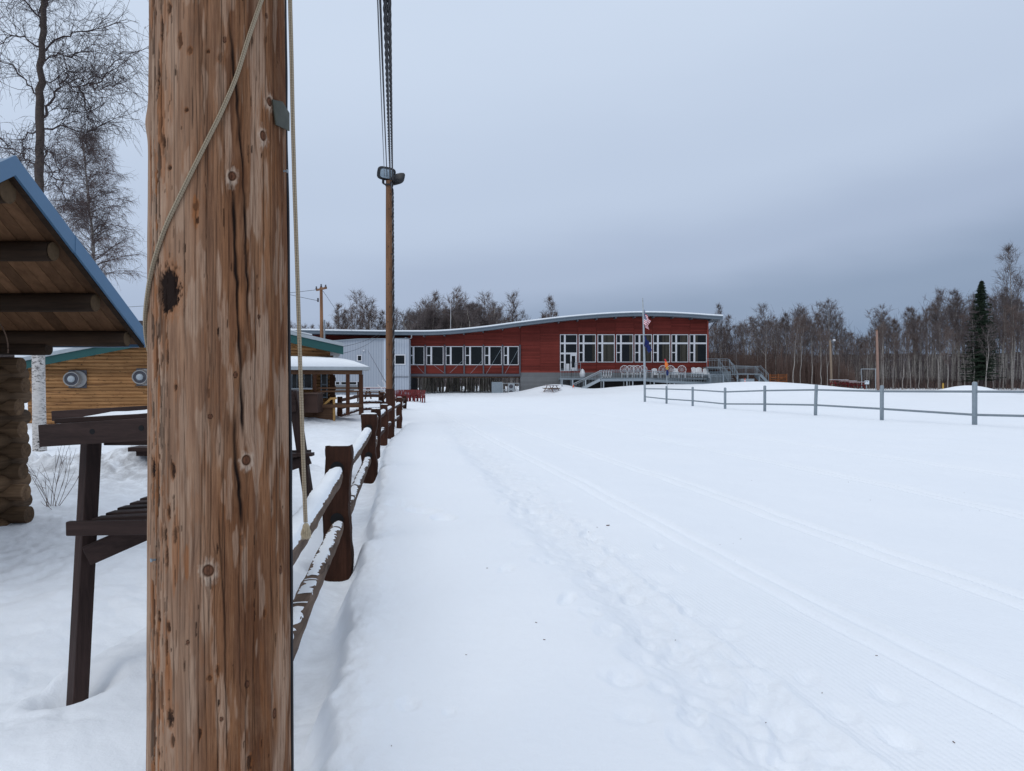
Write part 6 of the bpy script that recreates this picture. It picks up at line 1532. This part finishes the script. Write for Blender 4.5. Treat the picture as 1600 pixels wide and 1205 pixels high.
def brush():
    r_ = np.random.RandomState(8); g = Grow(8)
    for i in range(11500):
        px = r_.uniform(1104, 1335) if r_.rand() < .86 else r_.uniform(1300, 1640)
        Y = r_.uniform(89, 96); x = (px - 800) * Y / 1170.; z = gz(x, Y)
        top = np.interp(px, [1104, 1130, 1160, 1220, 1250, 1290, 1320, 1350, 1600], [538, 542, 540, 535, 548, 545, 560, 585, 592]); h = (CAMZ + (597 - top) * Y / 1170. - z) * r_.uniform(.3, 1.0) ** .8 * (.8 + .4 * float(vn(x * .5, 3., 8)))
        if h < .3: continue
        d = r_.normal(0, .055, 2) * h; p = np.array((x, Y, z - .1))
        if r_.rand() < .45: g.add(np.array([p, p + (d[0] * .4, d[1] * .4, h * .5), p + (d[0], d[1], h)]), np.array([.017, .013, .005]) * r_.uniform(.5, 1.25), 3)
        else:
            b = p + np.array((0, 0, h * r_.uniform(.3, .9))); g.add(np.array([b, b + (r_.normal(0, .22), r_.normal(0, .22), r_.uniform(.3, .9))]), np.array([.009, .004]), 3)
    V, F = g.mesh(); o = add_mesh('brush', V, F, M['brush']); tag(o, 'tall reddish brown brush of thin stems right of the lodge deck', 'brush', None, 'stuff')
brush()
# dark wooded slope that closes the view behind the trees
def slope():
    V = []; F = []; nx_, ny = 160, 8
    for j in range(ny):
        for i in range(nx_):
            y = 134 + j * 9; x = -150 + 300 * i / (nx_ - 1)
            if x < -60: hh = 13
            hh = 5.2 if x > 20 else 3.4
            if x < -58: hh = 11 + 5 * sstep(np.array(-x), 58, 110)
            z = gz(x, y) + hh * (1 - (1 - j / (ny - 1)) ** 2) * .9 + 1.2 * (float(vn(x * .15, y * .2, 3)) - .5) + .9 * (float(vn(x * 1.1, y * .9, 5)) - .5) - .6 * (j == 0)
            V.append((x, y, z))
    F = [[j * nx_ + i, j * nx_ + i + 1, (j + 1) * nx_ + i + 1, (j + 1) * nx_ + i] for j in range(ny - 1) for i in range(nx_ - 1)]
    k = NT('wooded_slope'); c = k.mix(k.ramp(k.noise(k.coord((1, 1, .25)), 1.6, 6, .7), [(.4, 0.0), (.6, 1.0)]), (.022, .018, .018), (.075, .062, .062))
    c = k.mix(k.ramp(k.noise(k.coord(), .35, 4, .6), [(.60, 0.0), (.68, .7)]), c, (.30, .31, .36))
    tag(add_mesh('hill', V, F, k.done(c, .95, None, .05), None, True), 'low dark wooded hill far behind the buildings', None, None, 'structure')
slope()

# spruce
def spruce():
    Y = 89.5; x = (1533 - 800) * Y / 1170.; z = gz(x, Y); H = CAMZ + (597 - 437) * Y / 1170. - z; r_ = np.random.RandomState(6)
    o = thing('spruce_tree', 'dark narrow evergreen spruce among the bare birches at the right', 'tree', (x, Y, z))
    mb = MB(); mb.tube([(x, Y, z - .3), (x + .05, Y, z + H * .5), (x, Y, z + H)], [.16, .10, .015], 8); mb.build('trunk', M['twig'], o)
    V = []; F = []
    for i in range(560):
        f = (i / 560.) ** .85; h = z + H * (.10 + .89 * f); L_ = (2.45 * (1 - f) ** .72 + .04) * r_.uniform(.65, 1.12); a = r_.uniform(0, 6.283); d = np.array((math.cos(a), math.sin(a), 0)); s_ = np.array((-d[1], d[0], 0))
        for k in range(9):
            t = (k + 1) / 9.; p = np.array((x, Y, h)) + d * L_ * t + np.array((0, 0, -.32 * L_ * t + .22 * L_ * t * t))
            for q in range(7):
                e1 = s_ * r_.normal(0, .22 * (1.1 - t * .45) * (.5 + L_ / 2)) + d * r_.normal(0, .07) + np.array((0, 0, r_.uniform(-.14, .02)))
                e2 = np.array((r_.normal(0, .04), r_.normal(0, .04), r_.uniform(-.09, -.01)))
                b = len(V); V += [p, p + e1, p + e1 * .6 + e2]; F.append([b, b + 1, b + 2])
    add_mesh('crown', V, np.array(F), M['spruce'], o)
spruce()

# ------------------------------------------------------------------ the big birch at the left and its neighbour
def big_birch():
    Y = 16.8; g = Grow(21); t = Grow(22); R_ = g.r
    P2 = lambda px, py, dy=0: W(px, py, Y) + np.array((0, dy, 0))
    o = thing('birch_tree', 'large weeping birch with a white base and dark upper trunk, rising behind the log shelter', 'tree', (W(62, 0, Y)[0], Y, 0))
    tp = [(62, 718), (61, 640), (60, 560), (61, 450), (63, 350), (62, 290), (63, 230), (64, 150), (66, 90), (70, 20), (73, -60), (76, -160), (80, -280)]
    T = np.array([P2(a, b) for a, b in tp]); rad = np.array([10, 9.3, 9.0, 8.0, 7.0, 6.5, 6.1, 5.6, 5.0, 4.3, 3.6, 2.7, 1.4]) * Y / 1170.
    def sub(P_, n_): 
        k = np.linspace(0, len(P_) - 1, n_); return np.stack([np.interp(k, range(len(P_)), P_[:, i]) for i in range(3)], 1)
    Ts = sub(T, 60); rr = np.interp(np.linspace(0, len(T) - 1, 60), range(len(T)), rad)
    zc_ = CAMZ + (597 - 520) * Y / 1170.
    lowm = Ts[:, 2] < zc_ + .1; highm = Ts[:, 2] > zc_ - .2
    def gnarl(P_): return P_ + .012 * R_.normal(0, 1, P_.shape)
    mb = MB(); mb.tube(Ts[lowm], rr[lowm], 18); tr = mb.build('trunk', M['birch_white'], o, True)
    mb = MB(); q = gnarl(Ts[highm]); mb.tube(q, rr[highm] * (1 + .06 * R_.normal(0, 1, highm.sum())), 14); mb.build('upper_trunk', M['birch_dark'], o, True)
    B = []
    def br(pts, r, dy):
        n_ = len(pts); P_ = np.array([P2(a, b, dy * i / (n_ - 1)) for i, (a, b) in enumerate(pts)]); K = 14; Q = sub(P_, K) + .025 * R_.normal(0, 1, (K, 3)); Q[0] = P_[0]
        r *= Y / 1170.; g.add(Q, .68 * r * (1 - .75 * np.linspace(0, 1, K)), 6); B.append((Q, r))
    br([(68, 185), (85, 162), (105, 142), (124, 131), (131, 127)], 3.3, -.5); br([(131, 135), (150, 137), (162, 150), (175, 157), (200, 156), (232, 151)], 2.0, -.9); br([(128, 135), (130, 160), (131, 186)], 1.4, .2); br([(140, 135), (165, 131), (180, 122), (200, 108), (215, 98)], 1.6, -.6); br([(131, 128), (131, 122)], 1.4, 0)
    br([(68, 202), (88, 197), (112, 200), (135, 190), (160, 165)], 2.2, .7); br([(67, 84), (76, 66), (90, 52), (112, 43), (140, 33), (165, 22)], 2.6, .5); br([(67, 98), (90, 90), (115, 96), (132, 102), (160, 88), (190, 70)], 1.9, -.6)
    br([(67, 130), (82, 115), (100, 122), (120, 135)], 1.6, .8); br([(60, 150), (50, 130), (35, 112), (20, 110)], 1.9, -.6); br([(59, 203), (40, 205), (25, 215), (20, 232), (5, 250)], 1.8, .6); br([(62, 75), (45, 62), (28, 65), (10, 85), (-20, 95)], 1.8, -.5)
    br([(66, 48), (55, 25), (48, 0), (42, -30)], 1.8, .6); br([(70, 40), (85, 15), (100, -20), (120, -45)], 2.0, -.6); br([(58, 258), (40, 250), (20, 235), (0, 222), (-30, 200)], 2.0, .5); br([(66, 255), (85, 245), (100, 250), (115, 275), (130, 290)], 1.9, -.8)
    br([(68, 248), (78, 275), (84, 300), (90, 330)], 1.5, .6); br([(72, 0), (90, -30), (120, -60), (160, -75)], 2.0, .6); br([(66, 30), (45, 5), (20, -15), (-10, -20)], 1.8, -.4); br([(66, 165), (80, 158), (95, 150)], 1.2, 1.2)
    br([(72, -40), (50, -80), (20, -100)], 1.5, .3); br([(74, -60), (110, -100), (150, -110)], 1.6, -.3)
    cur = list(B)
    for Q, r in cur:
        Ln = np.linalg.norm(np.diff(Q, axis=0), axis=1).sum()
        for j in range(int(6 + Ln * 14)):
            f = R_.uniform(.12, 1); p, d = at(Q, f); d = d / (np.linalg.norm(d) + 1e-9) + R_.normal(0, .75, 3) * (1, 1, .8) + np.array((0, 0, .22)); L_ = R_.uniform(.3, .95)
            C_ = limb(g, p, d, L_, .0062, 7, R_.uniform(-.02, .08), .16, 4, .55); 
            for k in range(R_.randint(2, 5)):
                p2, d2 = at(C_, R_.uniform(.15, 1)); d2 = d2 / np.linalg.norm(d2) + R_.normal(0, .7, 3)
                D_ = limb(g, p2, d2, R_.uniform(.25, .7), .0042, 7, R_.uniform(-.26, -.04), .17, 3, .5)
                for q in range(2):
                    p3, d3 = at(D_, R_.uniform(.2, 1)); d3 = d3 / np.linalg.norm(d3) + R_.normal(0, .6, 3)
                    limb(g, p3, d3, R_.uniform(.15, .45), .0032, 5, R_.uniform(-.35, -.05), .16, 3, .6)
    V, F = g.mesh(); add_mesh('crown', V, F, M['twig'], o)
big_birch()
def second_birch():
    Y = 42.; g = Grow(31); R_ = g.r; P2 = lambda px, py, dy=0: W(px, py, Y) + np.array((0, dy, 0))
    o = thing('birch_tree', 'finer twiggy birch behind the large one, its crown above the blue roof edge', 'tree', (W(150, 0, Y)[0], Y, 0))
    tp = [(150, 640), (150, 520), (149, 440), (147, 400), (145, 360), (139, 320), (136, 280), (132, 240), (127, 205)]
    T = np.array([P2(a, b) for a, b in tp]); rad = np.array([7, 6, 5.2, 4.6, 4, 3.3, 2.6, 1.8, .8]) * Y / 1170. * .5
    mb = MB(); mb.tube(T, rad, 10); mb.build('trunk', M['trunk_far'], o, True)
    for i in range(170):
        f = R_.uniform(.22, .99); p, _ = at(T, f); a = R_.uniform(0, 6.28); hf = (f - .22) / .78
        L_ = (3.2 * (1 - hf) ** .5 + .4) * R_.uniform(.45, .9); d = np.array((math.cos(a), math.sin(a) * .8, R_.uniform(.4, 1.5)))
        B_ = limb(g, p, d, L_, .020 * (1.2 - hf), 9, -.08, .10, 4, .35)
        for j in range(int(5 + L_ * 5)):
            p2, d2 = at(B_, R_.uniform(.15, 1)); d2 = d2 / np.linalg.norm(d2) + R_.normal(0, .6, 3); C_ = limb(g, p2, d2, R_.uniform(.35, .9), .0075, 6, -.06, .15, 3, .5)
            for k in range(5):
                p3, d3 = at(C_, R_.uniform(.1, 1)); d3 = d3 / np.linalg.norm(d3) + R_.normal(0, .6, 3); limb(g, p3, d3, R_.uniform(.2, .6), .0055, 5, R_.uniform(-.35, -.05), .12, 3, .5)
    V, F = g.mesh(); add_mesh('crown', V, F, simple('fine_birch_twigs', (.12, .088, .084), .35, .6, .9, .1), o)
second_birch()
# bare stems by the shelter corner
def stems():
    g = Grow(41); R_ = g.r; o = thing('shrub', 'thin bare shrub stems growing from the snow by the log shelter corner', 'shrub', W(85, 800, 9.1))
    for (a, b, c, d_) in ((80, 795, 100, 690), (82, 795, 131, 718), (78, 790, 70, 690), (84, 795, 96, 700), (86, 792, 120, 770), (75, 785, 58, 700), (81, 790, 84, 680), (88, 790, 80, 720), (72, 788, 64, 740), (90, 796, 72, 750), (83, 790, 110, 705), (79, 785, 90, 690)):
        p = W(a, b + 8, 9.0); q = W(c, d_, 9.0); k = 7; T = np.linspace(0, 1, k)[:, None]; P = p + (q - p) * T; P[:, 0] += .10 * (T[:, 0] - T[:, 0] ** 2) * R_.normal(0, 1.5); P[:, 1] += .3 * T[:, 0] * R_.normal(0, 1)
        g.add(P, .0042 * (1 - .65 * T[:, 0]), 4)
        for j in range(2): p2, d2 = at(P, R_.uniform(.35, .8)); limb(g, p2, d2 / np.linalg.norm(d2) + R_.normal(0, .35, 3), R_.uniform(.12, .3), .003, 4, .03, .08, 3, .5)
    V, F = g.mesh(); add_mesh('stem', V, F, M['brush'], o)
stems()
